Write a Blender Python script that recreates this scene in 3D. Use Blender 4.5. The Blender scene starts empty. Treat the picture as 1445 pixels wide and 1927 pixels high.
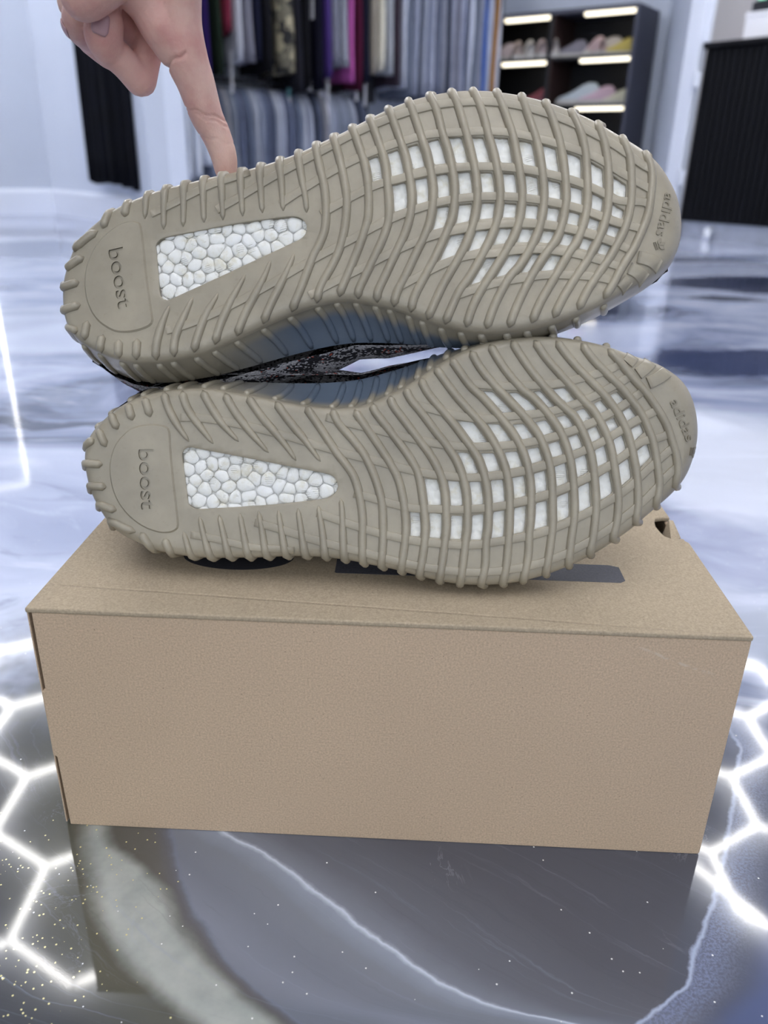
import bpy, bmesh, math, random, json
import numpy as np
from mathutils import Matrix, Vector
from mathutils.geometry import delaunay_2d_cdt

scene = bpy.context.scene
COL = scene.collection
rng = random.Random(7)

# ------------------------------------------------------------------ camera
F_PX, PITCH, ROLL, CAM_H = 1489.63, 0.418, 0.0226, 0.352
cam_data = bpy.data.cameras.new('camera')
cam = bpy.data.objects.new('camera', cam_data)
COL.objects.link(cam)
_r0 = Vector((1, 0, 0)); _r1 = Vector((0, -math.sin(PITCH), -math.cos(PITCH))); _r2 = Vector((0, math.cos(PITCH), -math.sin(PITCH)))
_cx = _r0 * math.cos(ROLL) - _r1 * math.sin(ROLL)
_cy = -(_r0 * math.sin(ROLL) + _r1 * math.cos(ROLL))
_cz = -_r2
cam.matrix_world = Matrix(((_cx.x, _cy.x, _cz.x, 0), (_cx.y, _cy.y, _cz.y, 0), (_cx.z, _cy.z, _cz.z, CAM_H), (0, 0, 0, 1)))
cam_data.sensor_fit = 'HORIZONTAL'
cam_data.sensor_width = 36.0
cam_data.lens = F_PX / 1445 * 36.0
cam_data.clip_start = 0.02
cam_data.clip_end = 60
cam_data.dof.use_dof = True
cam_data.dof.focus_distance = 0.425
cam_data.dof.aperture_fstop = 10.0
scene.camera = cam

# ------------------------------------------------------------------ world, lights, exposure
world = bpy.data.worlds.new('sky'); scene.world = world
world.use_nodes = True
bg = world.node_tree.nodes['Background']
bg.inputs['Color'].default_value = (0.80, 0.88, 1.0, 1)
bg.inputs['Strength'].default_value = 1.0

def area_light(name, loc, target, sx, sy, power, color):
    d = bpy.data.lights.new(name, 'AREA'); d.shape = 'RECTANGLE'; d.size = sx; d.size_y = sy
    d.energy = power; d.color = color
    o = bpy.data.objects.new(name, d); COL.objects.link(o)
    o.location = loc
    o.rotation_euler = (Vector(target) - Vector(loc)).to_track_quat('-Z', 'Y').to_euler()
    return o
# daylight entering through the shop front behind the camera
area_light('shopfront_daylight', (0.3, -2.9, 1.75), (0.3, 3.0, 0.7), 5.0, 1.9, 34, (0.93, 0.96, 1.0))

scene.view_settings.view_transform = 'Standard'
scene.view_settings.look = 'None'
scene.view_settings.exposure = 0.0
scene.view_settings.gamma = 1.0
scene.view_settings.use_curve_mapping = False

# ------------------------------------------------------------------ helpers
def lin(r, g, b):
    f = lambda c: (c / 255 / 12.92) if c / 255 <= 0.04045 else ((c / 255 + 0.055) / 1.055) ** 2.4
    return (f(r), f(g), f(b), 1.0)

class NT:
    """small helper for node materials"""
    def __init__(self, name):
        self.m = bpy.data.materials.new(name); self.m.use_nodes = True
        self.t = self.m.node_tree; self.N = self.t.nodes; self.L = self.t.links
        self.b = self.N['Principled BSDF']
    def n(self, typ, **kw):
        x = self.N.new(typ)
        for k, v in kw.items():
            if k in x.inputs: self.inp(x, k, v)
            else: setattr(x, k, v)
        return x
    def inp(self, node, k, v):
        if isinstance(v, bpy.types.NodeSocket): self.L.new(v, node.inputs[k])
        else: node.inputs[k].default_value = v
    def set(self, **kw):
        names = dict(color='Base Color', rough='Roughness', metal='Metallic', normal='Normal', spec='Specular IOR Level', sss='Subsurface Weight',
                     sssr='Subsurface Radius', ssss='Subsurface Scale', coat='Coat Weight', coatr='Coat Roughness', sheen='Sheen Weight', em='Emission Color', ems='Emission Strength', alpha='Alpha')
        for k, v in kw.items(): self.inp(self.b, names[k], v)
        return self.m
    def coord(self, kind='Object'):
        return self.n('ShaderNodeTexCoord').outputs[kind]
    def mapping(self, vec, scale=(1, 1, 1), rot=(0, 0, 0), loc=(0, 0, 0)):
        m = self.n('ShaderNodeMapping'); self.L.new(vec, m.inputs['Vector'])
        m.inputs['Scale'].default_value = scale; m.inputs['Rotation'].default_value = rot; m.inputs['Location'].default_value = loc
        return m.outputs[0]
    def noise(self, vec, scale, detail=3, rough=0.55, dist=0.0, out='Fac'):
        n = self.n('ShaderNodeTexNoise'); self.L.new(vec, n.inputs['Vector'])
        n.inputs['Scale'].default_value = scale; n.inputs['Detail'].default_value = detail; n.inputs['Roughness'].default_value = rough; n.inputs['Distortion'].default_value = dist
        return n.outputs[out]
    def voronoi(self, vec, scale, feature='F1', out='Distance'):
        n = self.n('ShaderNodeTexVoronoi'); n.feature = feature; self.L.new(vec, n.inputs['Vector']); n.inputs['Scale'].default_value = scale
        return n.outputs[out]
    def ramp(self, fac, stops, interp='LINEAR'):
        r = self.n('ShaderNodeValToRGB'); self.L.new(fac, r.inputs['Fac']); r.color_ramp.interpolation = interp
        e = r.color_ramp.elements
        while len(e) < len(stops): e.new(0.5)
        for q, (p, c) in zip(e, stops):
            q.position = p; q.color = c if len(c) == 4 else (*c, 1)
        return r.outputs['Color']
    def mix(self, fac, a, b, mode='MIX'):
        m = self.n('ShaderNodeMix'); m.data_type = 'RGBA'; m.blend_type = mode
        for k, v in ((0, fac), (6, a), (7, b)):
            if isinstance(v, bpy.types.NodeSocket): self.L.new(v, m.inputs[k])
            else: m.inputs[k].default_value = v
        return m.outputs[2]
    def math(self, op, a, b=0.0, c=0.0, clamp=False):
        m = self.n('ShaderNodeMath'); m.operation = op; m.use_clamp = clamp
        for k, v in ((0, a), (1, b), (2, c)):
            if isinstance(v, bpy.types.NodeSocket): self.L.new(v, m.inputs[k])
            else: m.inputs[k].default_value = v
        return m.outputs[0]
    def bump(self, height, strength=0.3, dist=0.001):
        b = self.n('ShaderNodeBump'); self.L.new(height, b.inputs['Height']); b.inputs['Strength'].default_value = strength; b.inputs['Distance'].default_value = dist
        return b.outputs[0]
    def maprange(self, v, a, b, c=0.0, d=1.0, smooth=True):
        m = self.n('ShaderNodeMapRange'); m.interpolation_type = 'SMOOTHSTEP' if smooth else 'LINEAR'
        self.L.new(v, m.inputs['Value'])
        for k, x in zip(('From Min', 'From Max', 'To Min', 'To Max'), (a, b, c, d)): m.inputs[k].default_value = x
        return m.outputs[0]

def plain(name, c, rough=0.6, metal=0.0, bump=None, var=None, **kw):
    k = NT(name)
    v = k.coord()
    col = c
    if var:
        sc, amt = var
        n = k.noise(v, sc, 4)
        d = tuple(x * (1 - amt) for x in c[:3]) + (1,); l = tuple(min(1, x * (1 + amt)) for x in c[:3]) + (1,)
        col = k.ramp(n, [(0.3, d), (0.7, l)])
    k.set(color=col, rough=rough, metal=metal, **kw)
    if bump:
        sc, st, di = bump
        k.set(normal=k.bump(k.noise(v, sc, 4), st, di))
    return k.m

def emis(name, c, s):
    k = NT(name); k.set(color=(0.8, 0.8, 0.8, 1), em=c, ems=s); return k.m

def mesh_obj(name, verts, faces, mat=None, parent=None, smooth=False, loc=None):
    me = bpy.data.meshes.new(name)
    me.from_pydata([tuple(map(float, v)) for v in verts], [], [tuple(int(i) for i in f) for f in faces])
    me.update()
    o = bpy.data.objects.new(name, me); COL.objects.link(o)
    if mat:
        for mm in (mat if isinstance(mat, (list, tuple)) else [mat]): me.materials.append(mm)
    if smooth: me.polygons.foreach_set('use_smooth', [True] * len(me.polygons))
    if parent: o.parent = parent
    if loc is not None: o.location = loc
    return o

def bm_obj(name, bm, mat=None, parent=None, smooth=False):
    me = bpy.data.meshes.new(name); bmesh.ops.recalc_face_normals(bm, faces=bm.faces[:]); bm.to_mesh(me); bm.free()
    o = bpy.data.objects.new(name, me); COL.objects.link(o)
    if mat: me.materials.append(mat)
    if smooth: me.polygons.foreach_set('use_smooth', [True] * len(me.polygons))
    if parent: o.parent = parent
    return o

def empty(name, loc=(0, 0, 0), rotz=0.0):
    o = bpy.data.objects.new(name, None); COL.objects.link(o); o.location = loc; o.rotation_euler = (0, 0, rotz); o.empty_display_size = 0.05
    return o

def tag(o, label=None, cat=None, group=None, kind=None):
    if label: o['label'] = label
    if cat: o['category'] = cat
    if group: o['group'] = group
    if kind: o['kind'] = kind
    return o

def add_box(bm, x0, x1, y0, y1, z0, z1, bev=0.0):
    vs = [bm.verts.new((x, y, z)) for x in (x0, x1) for y in (y0, y1) for z in (z0, z1)]
    q = [(0, 1, 3, 2), (4, 6, 7, 5), (0, 4, 5, 1), (2, 3, 7, 6), (0, 2, 6, 4), (1, 5, 7, 3)]
    fs = [bm.faces.new([vs[i] for i in f]) for f in q]
    if bev:
        es = list({e for f in fs for e in f.edges})
        bmesh.ops.bevel(bm, geom=es, offset=bev, segments=2, profile=0.6, affect='EDGES')

def box_obj(name, x0, x1, y0, y1, z0, z1, mat, parent=None, bev=0.0):
    bm = bmesh.new(); add_box(bm, x0, x1, y0, y1, z0, z1, bev)
    return bm_obj(name, bm, mat, parent)

def prism(poly, z0, z1):
    """extrude a 2-D polygon (list of (x, y)) from z0 to z1 -> verts, faces"""
    n = len(poly)
    v = [(x, y, z0) for x, y in poly] + [(x, y, z1) for x, y in poly]
    f = [tuple(range(n))[::-1], tuple(range(n, 2 * n))] + [(i, (i + 1) % n, n + (i + 1) % n, n + i) for i in range(n)]
    return v, f

def tube_geo(path, rx, ry=None, up=None, seg=8, cap=True, scale=None):
    """sweep an ellipse along path; returns verts, faces. rx: half width (side), ry: half height (along up)"""
    P = np.array(path, float); n = len(P); ry = rx if ry is None else ry
    T = np.gradient(P, axis=0); T /= np.linalg.norm(T, axis=1)[:, None] + 1e-12
    V = []; F = []
    for i in range(n):
        u = np.array(up[i] if up is not None else (0, 0, 1.0), float)
        if abs(u @ T[i]) > 0.95 and up is None: u = np.array((1.0, 0, 0))
        s = np.cross(T[i], u); s /= np.linalg.norm(s) + 1e-12
        w = np.cross(s, T[i])
        k = 1.0 if scale is None else scale[i]
        for j in range(seg):
            a = 2 * math.pi * j / seg
            V.append(P[i] + k * (rx * math.cos(a) * s + ry * math.sin(a) * w))
    for i in range(n - 1):
        for j in range(seg):
            F.append((i * seg + j, i * seg + (j + 1) % seg, (i + 1) * seg + (j + 1) % seg, (i + 1) * seg + j))
    if cap:
        F.append(tuple(range(seg))[::-1]); F.append(tuple((n - 1) * seg + j for j in range(seg)))
    return V, F

def smooth_path(P, k=6):
    P = np.array(P, float); n = len(P); o = []
    for i in range(n - 1):
        p0 = P[max(i - 1, 0)]; p1 = P[i]; p2 = P[i + 1]; p3 = P[min(i + 2, n - 1)]
        for t in np.arange(k) / k:
            o.append(.5 * (2 * p1 + (-p0 + p2) * t + (2 * p0 - 5 * p1 + 4 * p2 - p3) * t * t + (-p0 + 3 * p1 - 3 * p2 + p3) * t ** 3))
    o.append(P[-1]); return np.array(o)
def smooth_loop(P, k=4):
    P = np.array(P, float); n = len(P); o = []
    for i in range(n):
        p0, p1, p2, p3 = P[i - 1], P[i], P[(i + 1) % n], P[(i + 2) % n]
        for t in np.arange(k) / k:
            o.append(.5 * (2 * p1 + (-p0 + p2) * t + (2 * p0 - 5 * p1 + 4 * p2 - p3) * t * t + (-p0 + 3 * p1 - 3 * p2 + p3) * t ** 3))
    return np.array(o)
def resample_loop(P, n):
    Q = np.vstack([P, P[:1]]); d = np.r_[0, np.cumsum(np.linalg.norm(np.diff(Q, axis=0), axis=1))]
    s = np.linspace(0, d[-1], n, endpoint=False)
    return np.stack([np.interp(s, d, Q[:, k]) for k in range(Q.shape[1])], 1)
def resample_path(P, n):
    P = np.array(P, float); d = np.r_[0, np.cumsum(np.linalg.norm(np.diff(P, axis=0), axis=1))]
    s = np.linspace(0, d[-1], n)
    return np.stack([np.interp(s, d, P[:, k]) for k in range(P.shape[1])], 1)
def seg_dist(p, A, B):
    """distance of points p (m,2) to segments A->B (n,2): returns min distance and index"""
    p = np.atleast_2d(p); d = B - A; L = (d * d).sum(1) + 1e-18
    t = np.clip(((p[:, None, :] - A[None]) * d[None]).sum(2) / L[None], 0, 1)
    q = A[None] + t[..., None] * d[None]
    D = np.linalg.norm(p[:, None, :] - q, axis=2)
    i = D.argmin(1)
    return D[np.arange(len(p)), i], i
def inside(p, poly):
    p = np.atleast_2d(p); x, y = p[:, 0], p[:, 1]; c = np.zeros(len(p), bool); n = len(poly); j = n - 1
    for i in range(n):
        xi, yi = poly[i]; xj, yj = poly[j]
        k = ((yi > y) != (yj > y)) & (x < (xj - xi) * (y - yi) / (yj - yi + 1e-18) + xi)
        c ^= k; j = i
    return c

POOLS_AND_REFLECTION = [(0.46, 1.02, 0.20, 0.22, lin(212, 218, 232), 0.85), (0.74, 1.58, 0.22, 0.13, lin(58, 67, 98), 0.92), (1.25, 2.72, 0.36, 0.22, lin(44, 52, 78), 0.9), (0.98, 2.40, 0.12, 0.06, lin(60, 66, 80), 0.8),
         (-0.50, 1.09, 0.22, 0.020, lin(66, 72, 88), 0.9), (-0.75, 1.75, 0.34, 0.30, lin(200, 207, 224), 0.6), (-1.4, 3.3, 0.5, 0.35, lin(120, 128, 146), 0.6), (0.22, 0.60, 0.16, 0.10, lin(205, 212, 226), 0.6)]
VEIN_A = [(0.22, 0.130), (0.2319, 0.0903), (0.2374, 0.0625), (0.2444, 0.0438), (0.2555, 0.0245), (0.2741, -0.0012), (0.2883, -0.0179), (0.3081, -0.0419), (0.3211, -0.0609), (0.3354, -0.0841), (0.42, -0.16)]
VEIN_B = [(0.22, 0.100), (0.2326, 0.1191), (0.2433, 0.1344), (0.2526, 0.1469), (0.2664, 0.1547), (0.2783, 0.1635), (0.2907, 0.1713), (0.3126, 0.185), (0.42, 0.24)]
VEIN_D = [(0.22, -0.018), (0.229, -0.030), (0.240, -0.0470), (0.258, -0.0690), (0.278, -0.0860), (0.303, -0.1010), (0.333, -0.1150), (0.42, -0.15)]
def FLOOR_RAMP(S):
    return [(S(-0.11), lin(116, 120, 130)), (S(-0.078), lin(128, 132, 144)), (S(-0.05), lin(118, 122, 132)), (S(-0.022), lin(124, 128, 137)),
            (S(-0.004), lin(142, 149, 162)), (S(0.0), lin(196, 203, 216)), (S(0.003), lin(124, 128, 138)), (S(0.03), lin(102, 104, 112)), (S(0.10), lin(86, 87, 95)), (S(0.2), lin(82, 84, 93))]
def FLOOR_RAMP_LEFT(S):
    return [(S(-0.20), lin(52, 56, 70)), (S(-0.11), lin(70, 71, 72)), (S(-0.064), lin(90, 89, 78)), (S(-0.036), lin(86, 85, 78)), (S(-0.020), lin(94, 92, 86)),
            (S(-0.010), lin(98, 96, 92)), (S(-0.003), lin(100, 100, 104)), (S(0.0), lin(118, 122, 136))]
# ------------------------------------------------------------------ materials of the room
def floor_material():
    k = NT('marbled_epoxy')
    P = k.coord('Object')
    sep = k.n('ShaderNodeSeparateXYZ'); k.L.new(P, sep.inputs[0])
    X, Y = sep.outputs[0], sep.outputs[1]
    # flow coordinate: distance (in x) from the long white vein in front of the box
    warp = k.math('MULTIPLY', k.math('SUBTRACT', k.noise(P, 22, 4, 0.6), 0.5), 0.016)
    warp2 = k.math('MULTIPLY', k.math('SUBTRACT', k.noise(P, 160, 3, 0.6), 0.5), 0.0035)
    fc = k.n('ShaderNodeFloatCurve')
    k.L.new(k.maprange(Y, 0.22, 0.42, 0, 1, False), fc.inputs['Value'])
    pts = VEIN_A
    cv = fc.mapping.curves[0].points
    while len(cv) < len(pts): cv.new(0.5, 0.5)
    for q, (y, x) in zip(cv, pts): q.location = ((y - 0.22) / 0.20, x + 0.5)
    fc.mapping.update()
    s = k.math('ADD', k.math('SUBTRACT', X, k.math('SUBTRACT', fc.outputs[0], 0.5)), k.math('ADD', warp, warp2))
    sn = k.maprange(s, -0.30, 0.30, 0, 1, False)
    S = lambda m: (m + 0.30) / 0.60
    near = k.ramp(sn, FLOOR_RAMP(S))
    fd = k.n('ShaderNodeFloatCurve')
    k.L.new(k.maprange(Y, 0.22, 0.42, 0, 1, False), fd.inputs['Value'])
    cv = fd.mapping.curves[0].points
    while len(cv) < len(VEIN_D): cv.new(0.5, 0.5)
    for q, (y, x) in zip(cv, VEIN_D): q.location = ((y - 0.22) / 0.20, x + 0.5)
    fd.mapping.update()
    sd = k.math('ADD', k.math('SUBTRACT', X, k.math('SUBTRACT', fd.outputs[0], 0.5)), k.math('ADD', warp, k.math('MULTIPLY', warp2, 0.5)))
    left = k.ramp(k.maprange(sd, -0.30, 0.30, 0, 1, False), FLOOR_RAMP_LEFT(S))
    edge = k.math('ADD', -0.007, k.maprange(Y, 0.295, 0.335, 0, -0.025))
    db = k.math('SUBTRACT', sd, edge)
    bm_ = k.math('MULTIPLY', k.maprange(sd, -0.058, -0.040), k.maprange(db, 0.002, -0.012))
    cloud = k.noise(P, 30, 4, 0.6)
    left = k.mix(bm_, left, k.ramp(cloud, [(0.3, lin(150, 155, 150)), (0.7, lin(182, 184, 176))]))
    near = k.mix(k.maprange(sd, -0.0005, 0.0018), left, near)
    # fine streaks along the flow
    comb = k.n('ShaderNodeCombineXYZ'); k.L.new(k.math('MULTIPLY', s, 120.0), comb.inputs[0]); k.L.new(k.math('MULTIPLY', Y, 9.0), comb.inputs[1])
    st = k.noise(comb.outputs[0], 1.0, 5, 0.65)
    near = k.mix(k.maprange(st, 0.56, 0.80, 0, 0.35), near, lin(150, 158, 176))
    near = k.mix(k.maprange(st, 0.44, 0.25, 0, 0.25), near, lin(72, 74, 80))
    # right hand vein with a pale powdery side
    fc2 = k.n('ShaderNodeFloatCurve')
    k.L.new(k.maprange(Y, 0.22, 0.42, 0, 1, False), fc2.inputs['Value'])
    cv = fc2.mapping.curves[0].points
    while len(cv) < len(VEIN_B): cv.new(0.5, 0.5)
    for q, (y, x) in zip(cv, VEIN_B): q.location = ((y - 0.22) / 0.20, x + 0.5)
    fc2.mapping.update()
    s2 = k.math('ADD', k.math('SUBTRACT', X, k.math('SUBTRACT', fc2.outputs[0], 0.5)), k.math('ADD', k.math('MULTIPLY', warp, 0.6), warp2))
    gr = k.noise(P, 700, 2, 0.7)
    m2 = k.math('MULTIPLY', k.maprange(s2, -0.001, 0.004), k.maprange(s2, 0.034, 0.006))
    m2 = k.math('MULTIPLY', m2, k.maprange(gr, 0.35, 0.65, 0.25, 0.75))
    near = k.mix(m2, near, lin(132, 140, 168))
    near = k.mix(k.math('MULTIPLY', k.maprange(s2, -0.002, 0.0005), k.maprange(s2, 0.003, 0.0005)), near, lin(165, 174, 196))
    near = k.mix(k.maprange(s2, 0.020, 0.045), near, lin(84, 93, 124))
    # small wandering hairs of white
    hn = k.noise(P, 14, 6, 0.7, 1.2)
    hair = k.math('MULTIPLY', k.maprange(k.math('ABSOLUTE', k.math('SUBTRACT', hn, 0.5)), 0.012, 0.0, 0, 1), k.maprange(k.noise(P, 9, 2), 0.56, 0.70, 0, 0.35))
    near = k.mix(hair, near, lin(165, 170, 185))
    # far field: broad clouds of white, blue grey and near black
    w1 = k.noise(P, 1.1, 3, 0.5, 0.0, 'Color')
    pw = k.mix(0.34, P, w1, 'LINEAR_LIGHT')
    big = k.noise(k.mapping(pw, (0.9, 1.9, 1), (0, 0, 0.25), (0.7, 0.25, 0)), 1.25, 6, 0.58, 0.6)
    far = k.ramp(big, [(0.30, lin(46, 52, 70)), (0.40, lin(92, 100, 122)), (0.47, lin(150, 158, 184)), (0.56, lin(186, 193, 214)), (0.66, lin(160, 169, 196)), (0.78, lin(196, 202, 220))])
    sw = k.noise(k.mapping(pw, (2.2, 7, 1), (0, 0, -0.5)), 2.6, 6, 0.62, 1.0)
    far = k.mix(k.maprange(sw, 0.52, 0.72, 0, 0.65), far, lin(204, 210, 226))
    far = k.mix(k.maprange(sw, 0.42, 0.30, 0, 0.55), far, lin(112, 122, 148))
    # large pools poured into the epoxy; first bright patch is a painted wall reflection
    pv = k.mix(0.10, P, k.noise(P, 3.5, 4, 0.6, 0.0, 'Color'), 'LINEAR_LIGHT')
    ps = k.n('ShaderNodeSeparateXYZ'); k.L.new(pv, ps.inputs[0])
    for cx, cy_, rx, ry, colr, amt in POOLS_AND_REFLECTION:
        dx = k.math('DIVIDE', k.math('SUBTRACT', ps.outputs[0], cx), rx); dy = k.math('DIVIDE', k.math('SUBTRACT', ps.outputs[1], cy_), ry)
        rr = k.math('SQRT', k.math('ADD', k.math('MULTIPLY', dx, dx), k.math('MULTIPLY', dy, dy)))
        far = k.mix(k.maprange(rr, 1.15, 0.75, 0, amt), far, colr)
    # olive film at the left of the box
    ol = k.math('MULTIPLY', k.maprange(X, -0.13, -0.22), k.math('MULTIPLY', k.maprange(Y, 0.62, 0.46), k.maprange(k.noise(P, 9, 4), 0.35, 0.55)))
    far = k.mix(k.math('MULTIPLY', ol, 0.8), far, lin(98, 98, 84))
    yy = k.math('ADD', Y, k.math('MULTIPLY', k.math('SUBTRACT', k.noise(P, 10, 3), 0.5), 0.12))
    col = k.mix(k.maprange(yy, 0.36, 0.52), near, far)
    # gold and silver glitter in the clear coat
    def specks(scale, thr, keep):
        vo = k.n('ShaderNodeTexVoronoi'); k.L.new(P, vo.inputs['Vector']); vo.inputs['Scale'].default_value = scale
        sc = k.n('ShaderNodeSeparateColor'); k.L.new(vo.outputs['Color'], sc.inputs[0])
        return k.math('MULTIPLY', k.math('LESS_THAN', vo.outputs['Distance'], thr), k.math('LESS_THAN', sc.outputs[0], keep)), sc.outputs[1]
    lm = k.math('MULTIPLY', k.maprange(X, -0.085, -0.16), k.maprange(Y, 0.36, 0.29))
    g1, gv = specks(620, 0.30, 0.16)
    g1 = k.math('MULTIPLY', g1, k.math('LESS_THAN', gv, k.math('MULTIPLY', lm, 0.75)))
    g2, gv2 = specks(260, 0.12, 0.06)
    col = k.mix(g1, col, lin(250, 238, 170))
    col = k.mix(g2, col, lin(238, 238, 235))
    met = k.math('MULTIPLY', g1, 0.3)
    micro = k.noise(P, 1500, 2, 0.6)
    wob = k.noise(P, 60, 2, 0.5)
    hgt = k.math('ADD', k.math('MULTIPLY', micro, 0.0000022), k.math('MULTIPLY', wob, 0.000006))
    b = k.n('ShaderNodeBump'); k.L.new(hgt, b.inputs['Height']); b.inputs['Strength'].default_value = 1.0; b.inputs['Distance'].default_value = 1.0
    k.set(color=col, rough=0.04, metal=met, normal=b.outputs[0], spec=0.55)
    return k.m
M = {}
M['floor'] = floor_material()
M['wall'] = plain('cool_white_wall', lin(190, 197, 211), 0.75, var=(3, 0.02))
M['wall_grey'] = plain('grey_wall_board', lin(165, 166, 180), 0.7, var=(3, 0.04))
M['wall_beige'] = plain('grey_beige_wall', lin(196, 192, 192), 0.8, var=(4, 0.03))
M['wall_white'] = plain('bright_white_wall', lin(206, 213, 227), 0.75, var=(3, 0.02))
M['ceiling'] = plain('ceiling_paint', lin(190, 194, 204), 0.9)
M['trim'] = plain('white_gloss_trim', lin(226, 231, 243), 0.4)
M['tube'] = emis('led_tube', (1.0, 0.98, 0.95, 1), 30.0)
M['tube_dim'] = emis('led_tube_dimmed', (1.0, 0.98, 0.95, 1), 18.0)
M['tube2'] = emis('led_strip', (1.0, 0.97, 0.92, 1), 9.0)
M['warm_led'] = emis('warm_led_strip', (1.0, 0.90, 0.66, 1), 2.2)
M['black_metal'] = plain('black_metal', lin(26, 27, 34), 0.4, 0.3)

# ------------------------------------------------------------------ the room
CEIL = 2.8
def slab(name, a, b, z0, z1, mat, thick=0.1, side=1):
    """vertical wall from a to b (plan points); thickness grows on the left of a->b when side=1"""
    a = np.array(a, float); b = np.array(b, float); d = b - a; L = np.linalg.norm(d); d /= L; n = np.array((-d[1], d[0])) * side * thick
    poly = [a, b, b + n, a + n]
    v, f = prism([tuple(p) for p in poly], z0, z1)
    bm = bmesh.new(); vs = [bm.verts.new(p) for p in v]
    for q in f: bm.faces.new([vs[i] for i in q])
    o = bm_obj(name, bm, mat); return tag(o, kind='structure')

fl = mesh_obj('floor', [(-6, -3.2, 0), (5, -3.2, 0), (5, 9, 0), (-6, 9, 0), (-6, -3.2, -0.05), (5, -3.2, -0.05), (5, 9, -0.05), (-6, 9, -0.05)],
              [(0, 1, 2, 3), (7, 6, 5, 4), (0, 4, 5, 1), (1, 5, 6, 2), (2, 6, 7, 3), (3, 7, 4, 0)], M['floor'])
tag(fl, kind='structure')
ce = box_obj('ceiling', -6, 5, -3.2, 9, CEIL + 0.06, CEIL + 0.16, M['ceiling']); tag(ce, kind='structure')

P0 = (-2.105, 5.291); PL = (-5.9, 2.37); P1 = (-1.085, 4.207)
RD = np.array((0.85, 0.527)); RN = np.array((0.527, -0.85)); RA = np.array((-1.295, 5.265))       # rack line: direction, normal to the room, origin
def rk(s, off=0.0): return RA + RD * s + RN * off
CD = np.array((-0.81, 0.59)); CN = np.array((-0.59, -0.81)); CB = np.array((1.507, 5.746))          # cabinet: direction to its left, outward normal, right front corner
def cb(s, off=0.0): return CB + CD * s + CN * off
WA0 = rk(-0.35, -0.34); WA1 = rk(2.62, -0.34); WB1 = cb(-0.05, -0.40)
slab('wall_left', P0, PL, 0, CEIL + 0.06, M['wall'], side=-1)
slab('wall_return', P0, P1, 0, CEIL + 0.06, M['wall_white'], side=1)
slab('wall_recess', P1, WA0, 0, CEIL + 0.06, M['wall'], side=1)
slab('wall_back', WA0, WA1, 0, CEIL + 0.06, M['wall'], side=1)
slab('wall_cabinet_side', WA1, WB1, 0, CEIL + 0.06, M['wall'], side=1)
K0 = np.array((1.565, 4.63)); KD = np.array((0.605, -0.796)); KN = np.array((-0.796, -0.605))
slab('wall_right', WB1, K0 + KD * -0.06, 0, CEIL + 0.06, M['wall_white'], 0.02, side=1)
slab('wall_far_right', (1.9, 6.2), (4.9, 3.2), 0, CEIL + 0.06, M['wall_beige'], side=1)
slab('wall_east', (4.5, 4.2), (4.5, -3.1), 0, CEIL + 0.06, M['wall'], side=1)
slab('wall_west', (-5.6, -3.1), (-5.6, 3.0), 0, CEIL + 0.06, M['wall'], side=1)
# baseboards with a small sloped cap
def baseboard(name, a, b, side, h=0.15, t=0.016):
    a = np.array(a, float); b = np.array(b, float); d = (b - a) / np.linalg.norm(b - a); n = np.array((-d[1], d[0])) * side
    prof = [(0, 0), (t, 0), (t, h - 0.02), (t * 0.45, h), (0, h)]
    V = [];
    for p in (a, b):
        for u, z in prof: V.append((*(p + n * (u + 0.001)), z))
    m = len(prof)
    Fc = [tuple(range(m))[::-1], tuple(range(m, 2 * m))] + [(i, (i + 1) % m, m + (i + 1) % m, m + i) for i in range(m)]
    bm = bmesh.new(); vs = [bm.verts.new(p) for p in V]
    for q in Fc: bm.faces.new([vs[i] for i in q])
    return tag(bm_obj(name, bm, M['trim']), kind='structure')
baseboard('baseboard_left', P0, PL, 1)
baseboard('baseboard_return', P0, P1, -1)
# white frame at the end of the right wall, next to the counter
fr = np.array(K0)
for i, (o0, o1, dep) in enumerate(((-0.10, -0.045, 0.012), (-0.05, -0.012, 0.03), (-0.014, 0.012, 0.05))):
    a = fr + KD * o0; b = fr + KD * o1
    d = KN * dep
    v, f = prism([tuple(a), tuple(b), tuple(b + d), tuple(a + d)], 0, CEIL)
    bm = bmesh.new(); vs = [bm.verts.new(p) for p in v]
    for q in f: bm.faces.new([vs[i_] for i_ in q])
    tag(bm_obj('trim_%d' % (i + 1), bm, M['trim']), kind='structure')

# hexagon lights on the ceiling
def hex_light(name, label, origin, edge, cells, rot, mat='tube'):
    root = empty(name, (origin[0], origin[1], CEIL), rot)
    tag(root, label, 'ceiling light', 'hexagon ceiling lights')
    seen = {}
    me = None
    for cx, cy in cells:
        for i in range(6):
            a0 = math.radians(30 + 60 * i); a1 = math.radians(90 + 60 * i)
            p = (cx + edge * math.cos(a0), cy + edge * math.sin(a0)); q = (cx + edge * math.cos(a1), cy + edge * math.sin(a1))
            mid = (round((p[0] + q[0]) / 2, 2), round((p[1] + q[1]) / 2, 2))
            if mid in seen: continue
            seen[mid] = 1
            if me is None:
                V, Fc = tube_geo([(-edge * 0.47, 0, 0), (edge * 0.47, 0, 0)], 0.013, seg=8)
                o = mesh_obj('led_tube', V, Fc, M[mat], root); me = o.data
            else:
                o = bpy.data.objects.new('led_tube', me); COL.objects.link(o); o.parent = root
            o.location = ((p[0] + q[0]) / 2, (p[1] + q[1]) / 2, 0); o.rotation_euler = (0, 0, math.atan2(q[1] - p[1], q[0] - p[0]))
    return root
E_R = 0.362; w = E_R * math.sqrt(3)
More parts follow.
